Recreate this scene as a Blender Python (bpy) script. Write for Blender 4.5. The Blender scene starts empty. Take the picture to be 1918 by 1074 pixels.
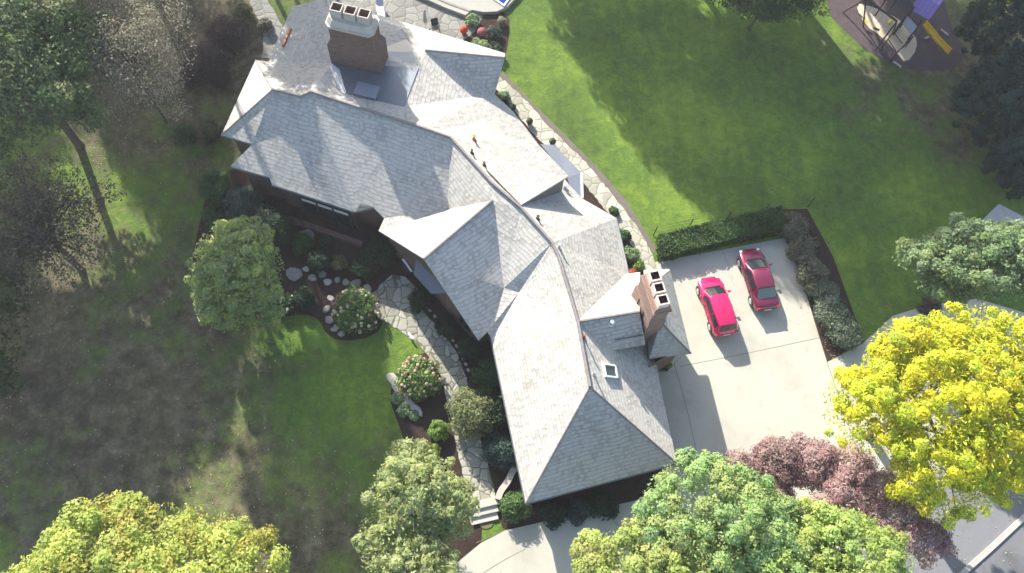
import bpy, bmesh, math, random
import numpy as np
from mathutils import Vector, Matrix
random.seed(7)
RAD = math.radians
sc = bpy.context.scene
# ------------------------------------------------------------------ camera
F = 1505.0; CX = 959.0; CY = 537.0; NX = 885.0; NY = 1180.0; H = 50.0
dv = np.array([(NX-CX)/F, -(NY-CY)/F, -1.0]); dv /= np.linalg.norm(dv)
zc = -dv
up = np.array([0, 1.0, 0]); yc = up-zc*up.dot(zc); yc /= np.linalg.norm(yc); xc = np.cross(yc, zc)
R = np.array([xc, yc, zc])
cam = bpy.data.cameras.new('camera'); co = bpy.data.objects.new('camera', cam)
sc.collection.objects.link(co); sc.camera = co
M = Matrix([list(R[0]), list(R[1]), list(R[2])]).to_4x4(); M.translation = (0, 0, H)
co.matrix_world = M
cam.sensor_width = 36; cam.lens = 36*F/1918; cam.clip_start = 0.5; cam.clip_end = 2000
# ------------------------------------------------------------------ light
SUN_EL, SUN_AZ = 29.0, -25.0       # azimuth clockwise from +Y
w = bpy.data.worlds.new('World'); sc.world = w; w.use_nodes = True
nt = w.node_tree; bg = nt.nodes['Background']
sky = nt.nodes.new('ShaderNodeTexSky'); sky.sky_type = 'NISHITA'; sky.sun_disc = False
sky.sun_elevation = RAD(SUN_EL); sky.sun_rotation = RAD(SUN_AZ); sky.air_density = 1.0; sky.dust_density = 1.5
nt.links.new(sky.outputs[0], bg.inputs[0]); bg.inputs[1].default_value = 0.15
sl = bpy.data.lights.new('sun', 'SUN'); sl.energy = 5.0; sl.angle = RAD(0.5); sl.color = (1, 0.95, 0.86)
so = bpy.data.objects.new('sun', sl); sc.collection.objects.link(so)
sd = Vector((math.sin(RAD(SUN_AZ))*math.cos(RAD(SUN_EL)), math.cos(RAD(SUN_AZ))*math.cos(RAD(SUN_EL)), math.sin(RAD(SUN_EL))))
so.rotation_euler = sd.to_track_quat('Z', 'Y').to_euler(); so.location = (-20, 40, 60)
sc.view_settings.view_transform = 'Standard'; sc.view_settings.look = 'None'
sc.view_settings.gamma = 1; sc.view_settings.exposure = 1.4
C = sc.collection

# ------------------------------------------------------------------ helpers
def P(px, py, z=0.0):
    v = R @ np.array([(px-CX)/F, -(py-CY)/F, -1.0])
    t = (z-H)/v[2]
    return Vector((v[0]*t, v[1]*t, z))

ZK = 0.765
def Q(px, py, z=0.0, raw=False):
    """as P, for the house: heights above the eaves scaled by one common roof pitch factor"""
    return P(px, py, z if (z < 3 or raw) else 3+(z-3)*ZK)
class Plane:
    def __init__(s, a, b, c):
        s.p = Q(*a); s.n = (Q(*b)-s.p).cross(Q(*c)-s.p).normalized()
        if s.n.z < 0: s.n = -s.n
    def px(s, x, y):
        o = Vector((0, 0, H)); d = P(x, y)-o
        t = s.n.dot(s.p-o)/s.n.dot(d); q = o+d*t; return (x, y, q.z, True)
    def z(s, x, y):
        return s.p.z-(s.n.x*(x-s.p.x)+s.n.y*(y-s.p.y))/s.n.z

def link(name, me, mat=None, parent=None):
    o = bpy.data.objects.new(name, me); C.objects.link(o)
    if mat is not None: me.materials.append(mat)
    if parent is not None: o.parent = parent
    return o
def tag(o, label, cat, group=None):
    o['label'] = label; o['category'] = cat
    if group: o['group'] = group
    return o
def thing(name, label, cat, loc=(0, 0, 0), rz=0.0, group=None):
    o = bpy.data.objects.new(name, None); C.objects.link(o); o.location = loc; o.rotation_euler = (0, 0, rz)
    o.empty_display_size = 0.2
    return tag(o, label, cat, group)
def world_child(o, root):
    o.parent = root; o.matrix_parent_inverse = Matrix.Identity(4)

class MB:
    """collects geometry for one mesh; loc = origin the vertices are stored relative to"""
    def __init__(s): s.v = []; s.f = []
    def poly(s, pts):
        n = len(s.v); s.v += [Vector(p) for p in pts]; s.f.append(list(range(n, n+len(pts)))); return s
    def box(s, c, sz, rz=0.0, ax=None):
        c = Vector(c); n = len(s.v); m = Matrix.Rotation(rz, 3, 'Z') if ax is None else ax
        for dx in (-.5, .5):
            for dy in (-.5, .5):
                for dz in (-.5, .5): s.v.append(c+m @ Vector((dx*sz[0], dy*sz[1], dz*sz[2])))
        for q in ((0, 1, 3, 2), (4, 6, 7, 5), (0, 4, 5, 1), (2, 3, 7, 6), (0, 2, 6, 4), (1, 5, 7, 3)): s.f.append([n+i for i in q])
        return s
    def prism(s, base, z0, z1):
        n = len(base); k = len(s.v)
        z0 = z0 if isinstance(z0, (list, tuple)) else [z0]*n; z1 = z1 if isinstance(z1, (list, tuple)) else [z1]*n
        for i in range(n): s.v.append(Vector((base[i][0], base[i][1], z0[i])))
        for i in range(n): s.v.append(Vector((base[i][0], base[i][1], z1[i])))
        s.f.append([k+i for i in reversed(range(n))]); s.f.append([k+n+i for i in range(n)])
        for i in range(n):
            j = (i+1) % n; s.f.append([k+i, k+j, k+n+j, k+n+i])
        return s
    def frustum(s, lo, hi):
        n = len(lo); k = len(s.v); s.v += [Vector(p) for p in lo]+[Vector(p) for p in hi]
        s.f.append([k+i for i in reversed(range(n))]); s.f.append([k+n+i for i in range(n)])
        for i in range(n):
            j = (i+1) % n; s.f.append([k+i, k+j, k+n+j, k+n+i])
        return s
    def tube(s, pts, rad, n=8, cap=True):
        pts = [Vector(p) for p in pts]; rad = rad if isinstance(rad, (list, tuple)) else [rad]*len(pts)
        k = len(s.v)
        for i, p in enumerate(pts):
            t = (pts[min(i+1, len(pts)-1)]-pts[max(i-1, 0)]).normalized()
            a = t.orthogonal().normalized() if abs(t.z) > .95 else t.cross(Vector((0, 0, 1))).normalized()
            b = t.cross(a).normalized()
            for j in range(n):
                an = 2*math.pi*j/n; s.v.append(p+(a*math.cos(an)+b*math.sin(an))*rad[i])
        for i in range(len(pts)-1):
            for j in range(n):
                q = (j+1) % n; s.f.append([k+i*n+j, k+i*n+q, k+(i+1)*n+q, k+(i+1)*n+j])
        if cap:
            s.f.append([k+j for j in reversed(range(n))]); s.f.append([k+(len(pts)-1)*n+j for j in range(n)])
        return s
    def ball(s, c, r, sub=1, jit=0.0, rng=random):
        bm = bmesh.new(); bmesh.ops.create_icosphere(bm, subdivisions=sub, radius=1.0); k = len(s.v)
        r = r if isinstance(r, (tuple, list)) else (r, r, r)
        for v in bm.verts:
            f = 1+rng.uniform(-jit, jit); s.v.append(Vector(c)+Vector((v.co.x*r[0]*f, v.co.y*r[1]*f, v.co.z*r[2]*f)))
        for f in bm.faces: s.f.append([k+v.index for v in f.verts])
        bm.free(); return s
    def build(s, name, mat, parent=None, smooth=False, bevel=0.0, rel=None, sub=0, fix=True):
        me = bpy.data.meshes.new(name)
        rel = Vector(rel) if rel is not None else Vector((0, 0, 0))
        me.from_pydata([tuple(v-rel) for v in s.v], [], s.f)
        if fix:
            bm = bmesh.new(); bm.from_mesh(me); bmesh.ops.recalc_face_normals(bm, faces=bm.faces); bm.to_mesh(me); bm.free()
        if smooth: me.polygons.foreach_set('use_smooth', [True]*len(me.polygons))
        me.update()
        o = link(name, me, mat, parent)
        if parent is None and rel.length: o.location = rel
        if bevel:
            m = o.modifiers.new('bevel', 'BEVEL'); m.width = bevel; m.segments = 2; m.limit_method = 'ANGLE'
        if sub:
            m = o.modifiers.new('sub', 'SUBSURF'); m.levels = sub; m.render_levels = sub
        return o

# ------------------------------------------------------------------ materials
def newmat(name):
    m = bpy.data.materials.new(name); m.use_nodes = True
    return m, m.node_tree.nodes, m.node_tree.links, m.node_tree.nodes['Principled BSDF']
def plain(name, col, rough=0.6, metal=0.0, noise=0.12, nscale=3.0, bump=0.0, coat=0.0, spec=0.4, trans=0.0):
    m, N, L, b = newmat(name)
    b.inputs['Roughness'].default_value = rough; b.inputs['Metallic'].default_value = metal
    b.inputs['Coat Weight'].default_value = coat; b.inputs['Specular IOR Level'].default_value = spec
    b.inputs['Coat Roughness'].default_value = 0.05
    tc = N.new('ShaderNodeTexCoord'); n = N.new('ShaderNodeTexNoise'); n.inputs['Scale'].default_value = nscale; n.inputs['Detail'].default_value = 5
    L.new(tc.outputs['Object'], n.inputs['Vector'])
    mx = N.new('ShaderNodeMix'); mx.data_type = 'RGBA'
    mx.inputs[6].default_value = (*[c*(1-noise) for c in col], 1); mx.inputs[7].default_value = (*[min(1, c*(1+noise)) for c in col], 1)
    L.new(n.outputs[0], mx.inputs[0]); L.new(mx.outputs[2], b.inputs['Base Color'])
    if bump:
        bp = N.new('ShaderNodeBump'); bp.inputs['Strength'].default_value = bump; bp.inputs['Distance'].default_value = 0.05
        L.new(n.outputs[0], bp.inputs['Height']); L.new(bp.outputs[0], b.inputs['Normal'])
    if trans: b.inputs['Transmission Weight'].default_value = trans
    return m
def ramp(N, stops):
    r = N.new('ShaderNodeValToRGB'); e = r.color_ramp.elements
    e[0].position = stops[0][0]; e[0].color = (*stops[0][1], 1); e[1].position = stops[-1][0]; e[1].color = (*stops[-1][1], 1)
    for p, c in stops[1:-1]:
        x = e.new(p); x.color = (*c, 1)
    return r
def noise(N, L, vec, scale, detail=4, rough=0.55, dist=0.0):
    n = N.new('ShaderNodeTexNoise'); n.inputs['Scale'].default_value = scale; n.inputs['Detail'].default_value = detail
    n.inputs['Roughness'].default_value = rough; n.inputs['Distortion'].default_value = dist; L.new(vec, n.inputs['Vector']); return n
def mth(N, L, op, a, b=None, c=None, clamp=False):
    m = N.new('ShaderNodeMath'); m.operation = op; m.use_clamp = clamp
    for i, x in enumerate((a, b, c)):
        if x is None: continue
        if hasattr(x, 'default_value') or hasattr(x, 'is_output'): L.new(x, m.inputs[i])
        else: m.inputs[i].default_value = x
    return m.outputs[0]
def mixc(N, L, fac, a, b, mode='MIX'):
    m = N.new('ShaderNodeMix'); m.data_type = 'RGBA'; m.blend_type = mode
    for i, x in ((0, fac), (6, a), (7, b)):
        if isinstance(x, (int, float)): m.inputs[i].default_value = x
        elif isinstance(x, tuple): m.inputs[i].default_value = (*x, 1)
        else: L.new(x, m.inputs[i])
    return m.outputs[2]

def mat_grass():
    m, N, L, b = newmat('grass_ground'); b.inputs['Roughness'].default_value = 0.9; b.inputs['Specular IOR Level'].default_value = 0.15
    g = N.new('ShaderNodeNewGeometry'); pos = g.outputs['Position']
    n1 = noise(N, L, pos, 0.22, 5, 0.6); n2 = noise(N, L, pos, 1.6, 7, 0.75, 0.4); n3 = noise(N, L, pos, 12, 3, 0.7)
    lawn = ramp(N, [(0.32, (0.052, 0.092, 0.020)), (0.5, (0.125, 0.21, 0.028)), (0.68, (0.27, 0.37, 0.04))])
    s = mth(N, L, 'MULTIPLY_ADD', n2.outputs[0], 0.55, mth(N, L, 'MULTIPLY', n1.outputs[0], 0.45)); L.new(s, lawn.inputs[0])
    mw = N.new('ShaderNodeMapping'); mw.inputs['Rotation'].default_value = (0, 0, 0.75); mw.inputs['Scale'].default_value = (1.1, 0.07, 1); L.new(pos, mw.inputs[0])
    n5 = noise(N, L, mw.outputs[0], 1.0, 4, 0.6); n6 = noise(N, L, pos, 0.09, 4, 0.6, 0.5)
    s = mth(N, L, 'ADD', s, mth(N, L, 'MULTIPLY_ADD', n5.outputs[0], 0.16, -0.08)); s = mth(N, L, 'ADD', s, mth(N, L, 'MULTIPLY_ADD', n6.outputs[0], 0.5, -0.25)); L.new(s, lawn.inputs[0])
    fine = mixc(N, L, mth(N, L, 'MULTIPLY', n3.outputs[0], 0.55), lawn.outputs[0], (0.06, 0.095, 0.026))
    # leaf litter and bare soil under the big trees to the left, with tree dapple painted into the mottling
    duffn = noise(N, L, pos, 0.32, 8, 0.72, 0.15); duff_dapple = noise(N, L, pos, 0.9, 10, 0.8, 0.0)
    duffc = ramp(N, [(0.34, (0.028, 0.019, 0.018)), (0.46, (0.080, 0.055, 0.046)), (0.56, (0.155, 0.115, 0.085)), (0.70, (0.30, 0.24, 0.16))]); L.new(duff_dapple.outputs[0], duffc.inputs[0])
    sx = N.new('ShaderNodeSeparateXYZ'); L.new(pos, sx.inputs[0])
    # distance to two centres of litter
    def blob(cx, cy, rx, ry):
        a = mth(N, L, 'DIVIDE', mth(N, L, 'SUBTRACT', sx.outputs[0], cx), rx); c = mth(N, L, 'DIVIDE', mth(N, L, 'SUBTRACT', sx.outputs[1], cy), ry)
        d = mth(N, L, 'SQRT', mth(N, L, 'ADD', mth(N, L, 'MULTIPLY', a, a), mth(N, L, 'MULTIPLY', c, c)))
        return mth(N, L, 'SUBTRACT', 1.0, d)
    bl = mth(N, L, 'MAXIMUM', blob(-33, 17, 16, 17), blob(-14, 3, 11, 10))
    bl = mth(N, L, 'MAXIMUM', bl, blob(-22, 41, 13, 14)); bl = mth(N, L, 'MAXIMUM', bl, blob(-21, 12, 10, 14))  # upper-left blob also darkens the ground in place of tree shade
    bl = mth(N, L, 'MAXIMUM', bl, blob(43, 40, 14, 10))
    k = mth(N, L, 'ADD', mth(N, L, 'MULTIPLY', bl, 1.5), mth(N, L, 'MULTIPLY_ADD', duffn.outputs[0], 4.2, -1.95), clamp=True)
    k = mth(N, L, 'MULTIPLY', k, mth(N, L, 'GREATER_THAN', bl, -0.8))
    col = mixc(N, L, mth(N, L, 'MULTIPLY', k, 0.85), fine, duffc.outputs[0])
    L.new(col, b.inputs['Base Color'])
    bp = N.new('ShaderNodeBump'); bp.inputs['Strength'].default_value = 0.9; bp.inputs['Distance'].default_value = 0.12
    L.new(mth(N, L, 'ADD', n3.outputs[0], n2.outputs[0]), bp.inputs['Height']); L.new(bp.outputs[0], b.inputs['Normal'])
    return m
def mat_concrete(name, col, stain=0.35):
    m, N, L, b = newmat(name); b.inputs['Roughness'].default_value = 0.85; b.inputs['Specular IOR Level'].default_value = 0.2
    g = N.new('ShaderNodeNewGeometry'); pos = g.outputs['Position']
    n1 = noise(N, L, pos, 0.35, 6, 0.6, 0.3); n2 = noise(N, L, pos, 4, 5, 0.7); n3 = noise(N, L, pos, 40, 2, 0.6)
    lo = tuple(c*(1-stain) for c in col)
    r = ramp(N, [(0.3, lo), (0.48, tuple(c*0.95 for c in col)), (0.7, col)]); L.new(n1.outputs[0], r.inputs[0])
    c2 = mixc(N, L, mth(N, L, 'MULTIPLY', n2.outputs[0], 0.22), r.outputs[0], tuple(c*0.62 for c in col))
    c3 = mixc(N, L, mth(N, L, 'MULTIPLY', n3.outputs[0], 0.18), c2, tuple(c*0.7 for c in col))
    wv = N.new('ShaderNodeVectorMath'); wv.operation = 'MULTIPLY_ADD'; L.new(n1.outputs[1], wv.inputs[0]); wv.inputs[1].default_value = (1.6, 1.6, 0); L.new(pos, wv.inputs[2])
    vo = N.new('ShaderNodeTexVoronoi'); vo.feature = 'DISTANCE_TO_EDGE'; vo.inputs['Scale'].default_value = 0.09; L.new(wv.outputs[0], vo.inputs['Vector'])
    crk = mth(N, L, 'MULTIPLY', mth(N, L, 'LESS_THAN', vo.outputs['Distance'], 0.002), mth(N, L, 'GREATER_THAN', n1.outputs[0], 0.5))
    n4 = noise(N, L, pos, 1.1, 3, 0.5); spot = mth(N, L, 'MULTIPLY', mth(N, L, 'SUBTRACT', n4.outputs[0], 0.62, clamp=True), 2.2)
    c3 = mixc(N, L, spot, c3, tuple(c*0.5 for c in col)); c3 = mixc(N, L, mth(N, L, 'MULTIPLY', crk, 0.45), c3, tuple(c*0.4 for c in col))
    L.new(c3, b.inputs['Base Color'])
    bp = N.new('ShaderNodeBump'); bp.inputs['Strength'].default_value = 0.25; bp.inputs['Distance'].default_value = 0.02
    L.new(n3.outputs[0], bp.inputs['Height']); L.new(bp.outputs[0], b.inputs['Normal'])
    return m
def mat_flag(name, col, scale, joint=(0.05, 0.055, 0.035), jw=0.05):
    m, N, L, b = newmat(name); b.inputs['Roughness'].default_value = 0.85; b.inputs['Specular IOR Level'].default_value = 0.2
    g = N.new('ShaderNodeNewGeometry'); pos = g.outputs['Position']
    wob = noise(N, L, pos, 1.5, 3); vm = N.new('ShaderNodeVectorMath'); vm.operation = 'MULTIPLY_ADD'
    L.new(wob.outputs[1], vm.inputs[0]); vm.inputs[1].default_value = (0.35, 0.35, 0); L.new(pos, vm.inputs[2])
    fl = N.new('ShaderNodeVectorMath'); fl.operation = 'MULTIPLY'; L.new(vm.outputs[0], fl.inputs[0]); fl.inputs[1].default_value = (1, 1, 0)
    v1 = N.new('ShaderNodeTexVoronoi'); v1.feature = 'DISTANCE_TO_EDGE'; v1.inputs['Scale'].default_value = scale; v1.inputs['Randomness'].default_value = 0.85
    v2 = N.new('ShaderNodeTexVoronoi'); v2.feature = 'F1'; v2.inputs['Scale'].default_value = scale; v2.inputs['Randomness'].default_value = 0.85
    L.new(fl.outputs[0], v1.inputs['Vector']); L.new(fl.outputs[0], v2.inputs['Vector'])
    sp = N.new('ShaderNodeSeparateColor'); L.new(v2.outputs['Color'], sp.inputs[0])
    r = ramp(N, [(0.0, tuple(c*0.62 for c in col)), (0.5, tuple(c*0.9 for c in col)), (1.0, tuple(min(1, c*1.12) for c in col))]); L.new(sp.outputs[0], r.inputs[0])
    nn = noise(N, L, pos, 5, 5, 0.65)
    c1 = mixc(N, L, mth(N, L, 'MULTIPLY', nn.outputs[0], 0.45), r.outputs[0], tuple(c*0.55 for c in col))
    k = mth(N, L, 'LESS_THAN', v1.outputs['Distance'], jw)
    L.new(mixc(N, L, mth(N, L, 'MULTIPLY', k, 0.85), c1, joint), b.inputs['Base Color'])
    bp = N.new('ShaderNodeBump'); bp.inputs['Strength'].default_value = 0.7; bp.inputs['Distance'].default_value = 0.03
    h = mth(N, L, 'ADD', mth(N, L, 'MINIMUM', mth(N, L, 'MULTIPLY', v1.outputs['Distance'], 8.0), 1.0), mth(N, L, 'MULTIPLY', nn.outputs[0], 0.5))
    L.new(h, bp.inputs['Height']); L.new(bp.outputs[0], b.inputs['Normal'])
    return m
def mat_mulch(name, a=(0.020, 0.013, 0.011), c=(0.085, 0.055, 0.042)):
    m, N, L, b = newmat(name); b.inputs['Roughness'].default_value = 0.95; b.inputs['Specular IOR Level'].default_value = 0.1
    g = N.new('ShaderNodeNewGeometry'); pos = g.outputs['Position']
    n1 = noise(N, L, pos, 1.2, 6, 0.75); n2 = noise(N, L, pos, 16, 4, 0.8)
    mid = tuple((x+y)/2 for x, y in zip(a, c))
    r = ramp(N, [(0.35, a), (0.55, mid), (0.75, c)])
    L.new(mth(N, L, 'MULTIPLY_ADD', n2.outputs[0], 0.6, mth(N, L, 'MULTIPLY', n1.outputs[0], 0.4)), r.inputs[0]); L.new(r.outputs[0], b.inputs['Base Color'])
    bp = N.new('ShaderNodeBump'); bp.inputs['Strength'].default_value = 1.0; bp.inputs['Distance'].default_value = 0.06
    L.new(n2.outputs[0], bp.inputs['Height']); L.new(bp.outputs[0], b.inputs['Normal'])
    return m
def mat_shake(name, light=(0.475, 0.45, 0.395), dark=(0.28, 0.26, 0.225), row=0.26):
    """weathered cedar shakes laid in courses: uv in metres, v up the slope"""
    m, N, L, b = newmat(name); b.inputs['Roughness'].default_value = 0.62; b.inputs['Specular IOR Level'].default_value = 0.35
    uv = N.new('ShaderNodeUVMap'); uv.uv_map = 'UVMap'; g = N.new('ShaderNodeNewGeometry'); pos = g.outputs['Position']
    wn = noise(N, L, uv.outputs[0], 0.55, 3, 0.5); wn2 = noise(N, L, uv.outputs[0], 3.5, 3, 0.6)
    sx = N.new('ShaderNodeSeparateXYZ'); L.new(uv.outputs[0], sx.inputs[0])
    v = mth(N, L, 'ADD', sx.outputs[1], mth(N, L, 'MULTIPLY', wn.outputs[0], 0.55))
    v = mth(N, L, 'ADD', v, mth(N, L, 'MULTIPLY', wn2.outputs[0], 0.10))
    cb = N.new('ShaderNodeCombineXYZ'); L.new(sx.outputs[0], cb.inputs[0]); L.new(v, cb.inputs[1])
    br = N.new('ShaderNodeTexBrick'); br.offset = 0.43; br.offset_frequency = 2; br.squash = 1
    br.inputs['Scale'].default_value = 1; br.inputs['Brick Width'].default_value = 0.21; br.inputs['Row Height'].default_value = row
    br.inputs['Mortar Size'].default_value = 0.012; br.inputs['Mortar Smooth'].default_value = 0.3; br.inputs['Bias'].default_value = -0.1
    br.inputs['Color1'].default_value = (0, 0, 0, 1); br.inputs['Color2'].default_value = (1, 1, 1, 1); br.inputs['Mortar'].default_value = (0.35, 0.35, 0.35, 1)
    L.new(cb.outputs[0], br.inputs['Vector'])
    bw = N.new('ShaderNodeRGBToBW'); L.new(br.outputs['Color'], bw.inputs[0])
    n1 = noise(N, L, pos, 0.42, 7, 0.68); n2 = noise(N, L, pos, 6, 4, 0.7)
    st = noise(N, L, uv.outputs[0], 3.0, 4, 0.65)   # vertical weather streaks
    mp = N.new('ShaderNodeMapping'); mp.inputs['Scale'].default_value = (5, 0.7, 1); L.new(uv.outputs[0], mp.inputs[0]); L.new(mp.outputs[0], st.inputs['Vector'])
    t = mth(N, L, 'ADD', mth(N, L, 'MULTIPLY', bw.outputs[0], 0.30), mth(N, L, 'MULTIPLY', n1.outputs[0], 0.52))
    t = mth(N, L, 'ADD', t, mth(N, L, 'MULTIPLY_ADD', n2.outputs[0], 0.14, -0.05)); t = mth(N, L, 'ADD', t, mth(N, L, 'MULTIPLY', st.outputs[0], 0.26))
    mid = tuple(x*.68+y*.32 for x, y in zip(light, dark))
    r = ramp(N, [(0.32, dark), (0.55, mid), (0.95, light)]); L.new(t, r.inputs[0])
    sp = N.new('ShaderNodeTexNoise'); sp.inputs['Scale'].default_value = 5.0; sp.inputs['Detail'].default_value = 2; L.new(pos, sp.inputs['Vector'])
    spk = mth(N, L, 'GREATER_THAN', sp.outputs[0], 0.735)
    saw = mth(N, L, 'FRACT', mth(N, L, 'DIVIDE', v, row)); saw = mth(N, L, 'SUBTRACT', 1.0, saw)
    butt_shade = mth(N, L, 'GREATER_THAN', saw, 0.80)  # shadow line under each shake course, painted as a darker band
    cc_ = mixc(N, L, mth(N, L, 'MULTIPLY', butt_shade, 0.24), r.outputs[0], tuple(x*.55 for x in dark))
    L.new(mixc(N, L, mth(N, L, 'MULTIPLY', spk, 0.55), cc_, (0.08, 0.07, 0.06)), b.inputs['Base Color'])
    h = mth(N, L, 'ADD', mth(N, L, 'MULTIPLY', saw, 1.3), mth(N, L, 'MULTIPLY', bw.outputs[0], 0.45)); h = mth(N, L, 'ADD', h, mth(N, L, 'MULTIPLY', wn2.outputs[0], 0.5))
    h = mth(N, L, 'ADD', h, mth(N, L, 'MULTIPLY', wn.outputs[0], 2.5))
    bp = N.new('ShaderNodeBump'); bp.inputs['Strength'].default_value = 1.0; bp.inputs['Distance'].default_value = 0.05
    L.new(h, bp.inputs['Height']); L.new(bp.outputs[0], b.inputs['Normal'])
    return m
def mat_brick(name, c1, c2, mortar):
    m, N, L, b = newmat(name); b.inputs['Roughness'].default_value = 0.9; b.inputs['Specular IOR Level'].default_value = 0.15
    g = N.new('ShaderNodeNewGeometry'); sx = N.new('ShaderNodeSeparateXYZ'); L.new(g.outputs['Position'], sx.inputs[0])
    cb = N.new('ShaderNodeCombineXYZ'); L.new(mth(N, L, 'ADD', sx.outputs[0], mth(N, L, 'MULTIPLY', sx.outputs[1], 0.9)), cb.inputs[0]); L.new(sx.outputs[2], cb.inputs[1])
    br = N.new('ShaderNodeTexBrick'); br.inputs['Scale'].default_value = 1; br.inputs['Brick Width'].default_value = 0.24; br.inputs['Row Height'].default_value = 0.085
    br.inputs['Mortar Size'].default_value = 0.008; br.inputs['Color1'].default_value = (*c1, 1); br.inputs['Color2'].default_value = (*c2, 1); br.inputs['Mortar'].default_value = (*mortar, 1)
    L.new(cb.outputs[0], br.inputs['Vector'])
    n = noise(N, L, g.outputs['Position'], 2.0, 5, 0.7)
    L.new(mixc(N, L, mth(N, L, 'MULTIPLY', n.outputs[0], 0.5), br.outputs['Color'], tuple(x*.5 for x in c1)), b.inputs['Base Color'])
    bp = N.new('ShaderNodeBump'); bp.inputs['Strength'].default_value = 0.5; bp.inputs['Distance'].default_value = 0.02
    L.new(br.outputs['Fac'], bp.inputs['Height']); bp.invert = True; L.new(bp.outputs[0], b.inputs['Normal'])
    return m
def mat_leaf():
    m, N, L, b = newmat('leaf'); at = N.new('ShaderNodeAttribute'); at.attribute_name = 'Col'
    b.inputs['Roughness'].default_value = 0.55; b.inputs['Specular IOR Level'].default_value = 0.3
    L.new(at.outputs['Color'], b.inputs['Base Color'])
    tr = N.new('ShaderNodeBsdfTranslucent'); L.new(at.outputs['Color'], tr.inputs[0])
    mx = N.new('ShaderNodeMixShader'); mx.inputs[0].default_value = 0.5
    L.new(b.outputs[0], mx.inputs[1]); L.new(tr.outputs[0], mx.inputs[2]); L.new(mx.outputs[0], N['Material Output'].inputs[0])
    return m
LEAF = mat_leaf()
GRASS = mat_grass(); CONC = mat_concrete('driveway_concrete', (0.445, 0.425, 0.35), 0.22); CONC_GREY = mat_concrete('street_asphalt', (0.17, 0.17, 0.17), 0.5)
FLAG = mat_flag('flagstone', (0.36, 0.345, 0.275), 1.5, (0.10,0.095,0.065), 0.035); FLAG_SUN = mat_flag('flagstone_pale', (0.46, 0.435, 0.35), 1.35, (0.20,0.185,0.13), 0.028); PATIO = mat_flag('patio_stone', (0.26, 0.255, 0.23), 1.2, (0.13,0.12,0.10), 0.03)
MULCH = mat_mulch('mulch'); MULCH_PLAY = mat_mulch('play_mulch', (0.06, 0.045, 0.05), (0.16, 0.12, 0.12)); SUN_MULCH = mat_mulch('sun_mulch', (0.50, 0.40, 0.28), (0.70, 0.58, 0.42))  # the pale tan puts sunlight on the play mulch into its colour
SHAKE = mat_shake('cedar_shake')
LEAD = plain('lead_sheet', (0.13, 0.15, 0.17), 0.5, 0.3, 0.12, 0.8)
RIDGE = plain('ridge_cedar', (0.20, 0.175, 0.165), 0.75, 0, 0.35, 5, 0.4)
BRICK = mat_brick('chimney_brick', (0.13, 0.075, 0.06), (0.20, 0.12, 0.095), (0.22, 0.19, 0.17)); BRICK_PALE = mat_brick('pale_brick', (0.25, 0.155, 0.12), (0.33, 0.215, 0.17), (0.36, 0.30, 0.26))
WALL = mat_brick('wall_brick', (0.13, 0.075, 0.06), (0.18, 0.11, 0.09), (0.2, 0.17, 0.15))
STONE = plain('limestone', (0.40, 0.365, 0.315), 0.8, 0, 0.2, 3, 0.4); STONE_DK = plain('boulder_stone', (0.22, 0.21, 0.19), 0.85, 0, 0.3, 4, 0.6)
CLAY = plain('flue_clay', (0.62, 0.52, 0.44), 0.8, 0, 0.15, 5); SOOT = plain('soot', (0.03, 0.025, 0.02), 0.95)
CLAY_IN = plain('flue_lining', (0.22, 0.14, 0.10), 0.9)
GLASS = plain('dark_glass', (0.012, 0.02, 0.024), 0.12, 0, 0.05, 1, spec=0.4); GLASS_SKY = plain('sky_glare_glass', (0.62, 0.64, 0.66), 0.3, 0, 0.1, 1, spec=0.8)  # transom glass: sky reflection painted in as a pale base colour
FRAME = plain('painted_frame', (0.32, 0.33, 0.34), 0.5); FRAME_DK = plain('dark_frame', (0.03, 0.03, 0.035), 0.5); WHITE = plain('white_paint', (0.78, 0.78, 0.76), 0.45)
COPPER = plain('copper', (0.38, 0.15, 0.08), 0.45, 0.6, 0.3, 4); METAL = plain('galvanised', (0.45, 0.47, 0.5), 0.4, 0.6)
ZINC = plain('zinc_roof', (0.20, 0.22, 0.25), 0.45, 0.3, 0.1, 1.0)
BARK = plain('bark', (0.10, 0.075, 0.055), 0.95, 0, 0.4, 6, 0.8); BARK_PALE = plain('pale_bark', (0.33, 0.30, 0.26), 0.9, 0, 0.35, 6, 0.6)
POT = plain('terracotta', (0.32, 0.12, 0.07), 0.8); WATER = plain('pool_water_blue', (0.02, 0.035, 0.28), 0.05, 0, 0.1, 1)
YEL = plain('yellow_plastic', (0.75, 0.42, 0.015), 0.4); PURP = plain('violet_canvas', (0.30, 0.20, 0.50), 0.7); TIMBER = plain('play_timber', (0.06, 0.035, 0.028), 0.8, 0, 0.3, 4, 0.4)
BLACK = plain('black_plastic', (0.015, 0.015, 0.018), 0.4); GREY = plain('grey_board', (0.30, 0.31, 0.33), 0.6)

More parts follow.
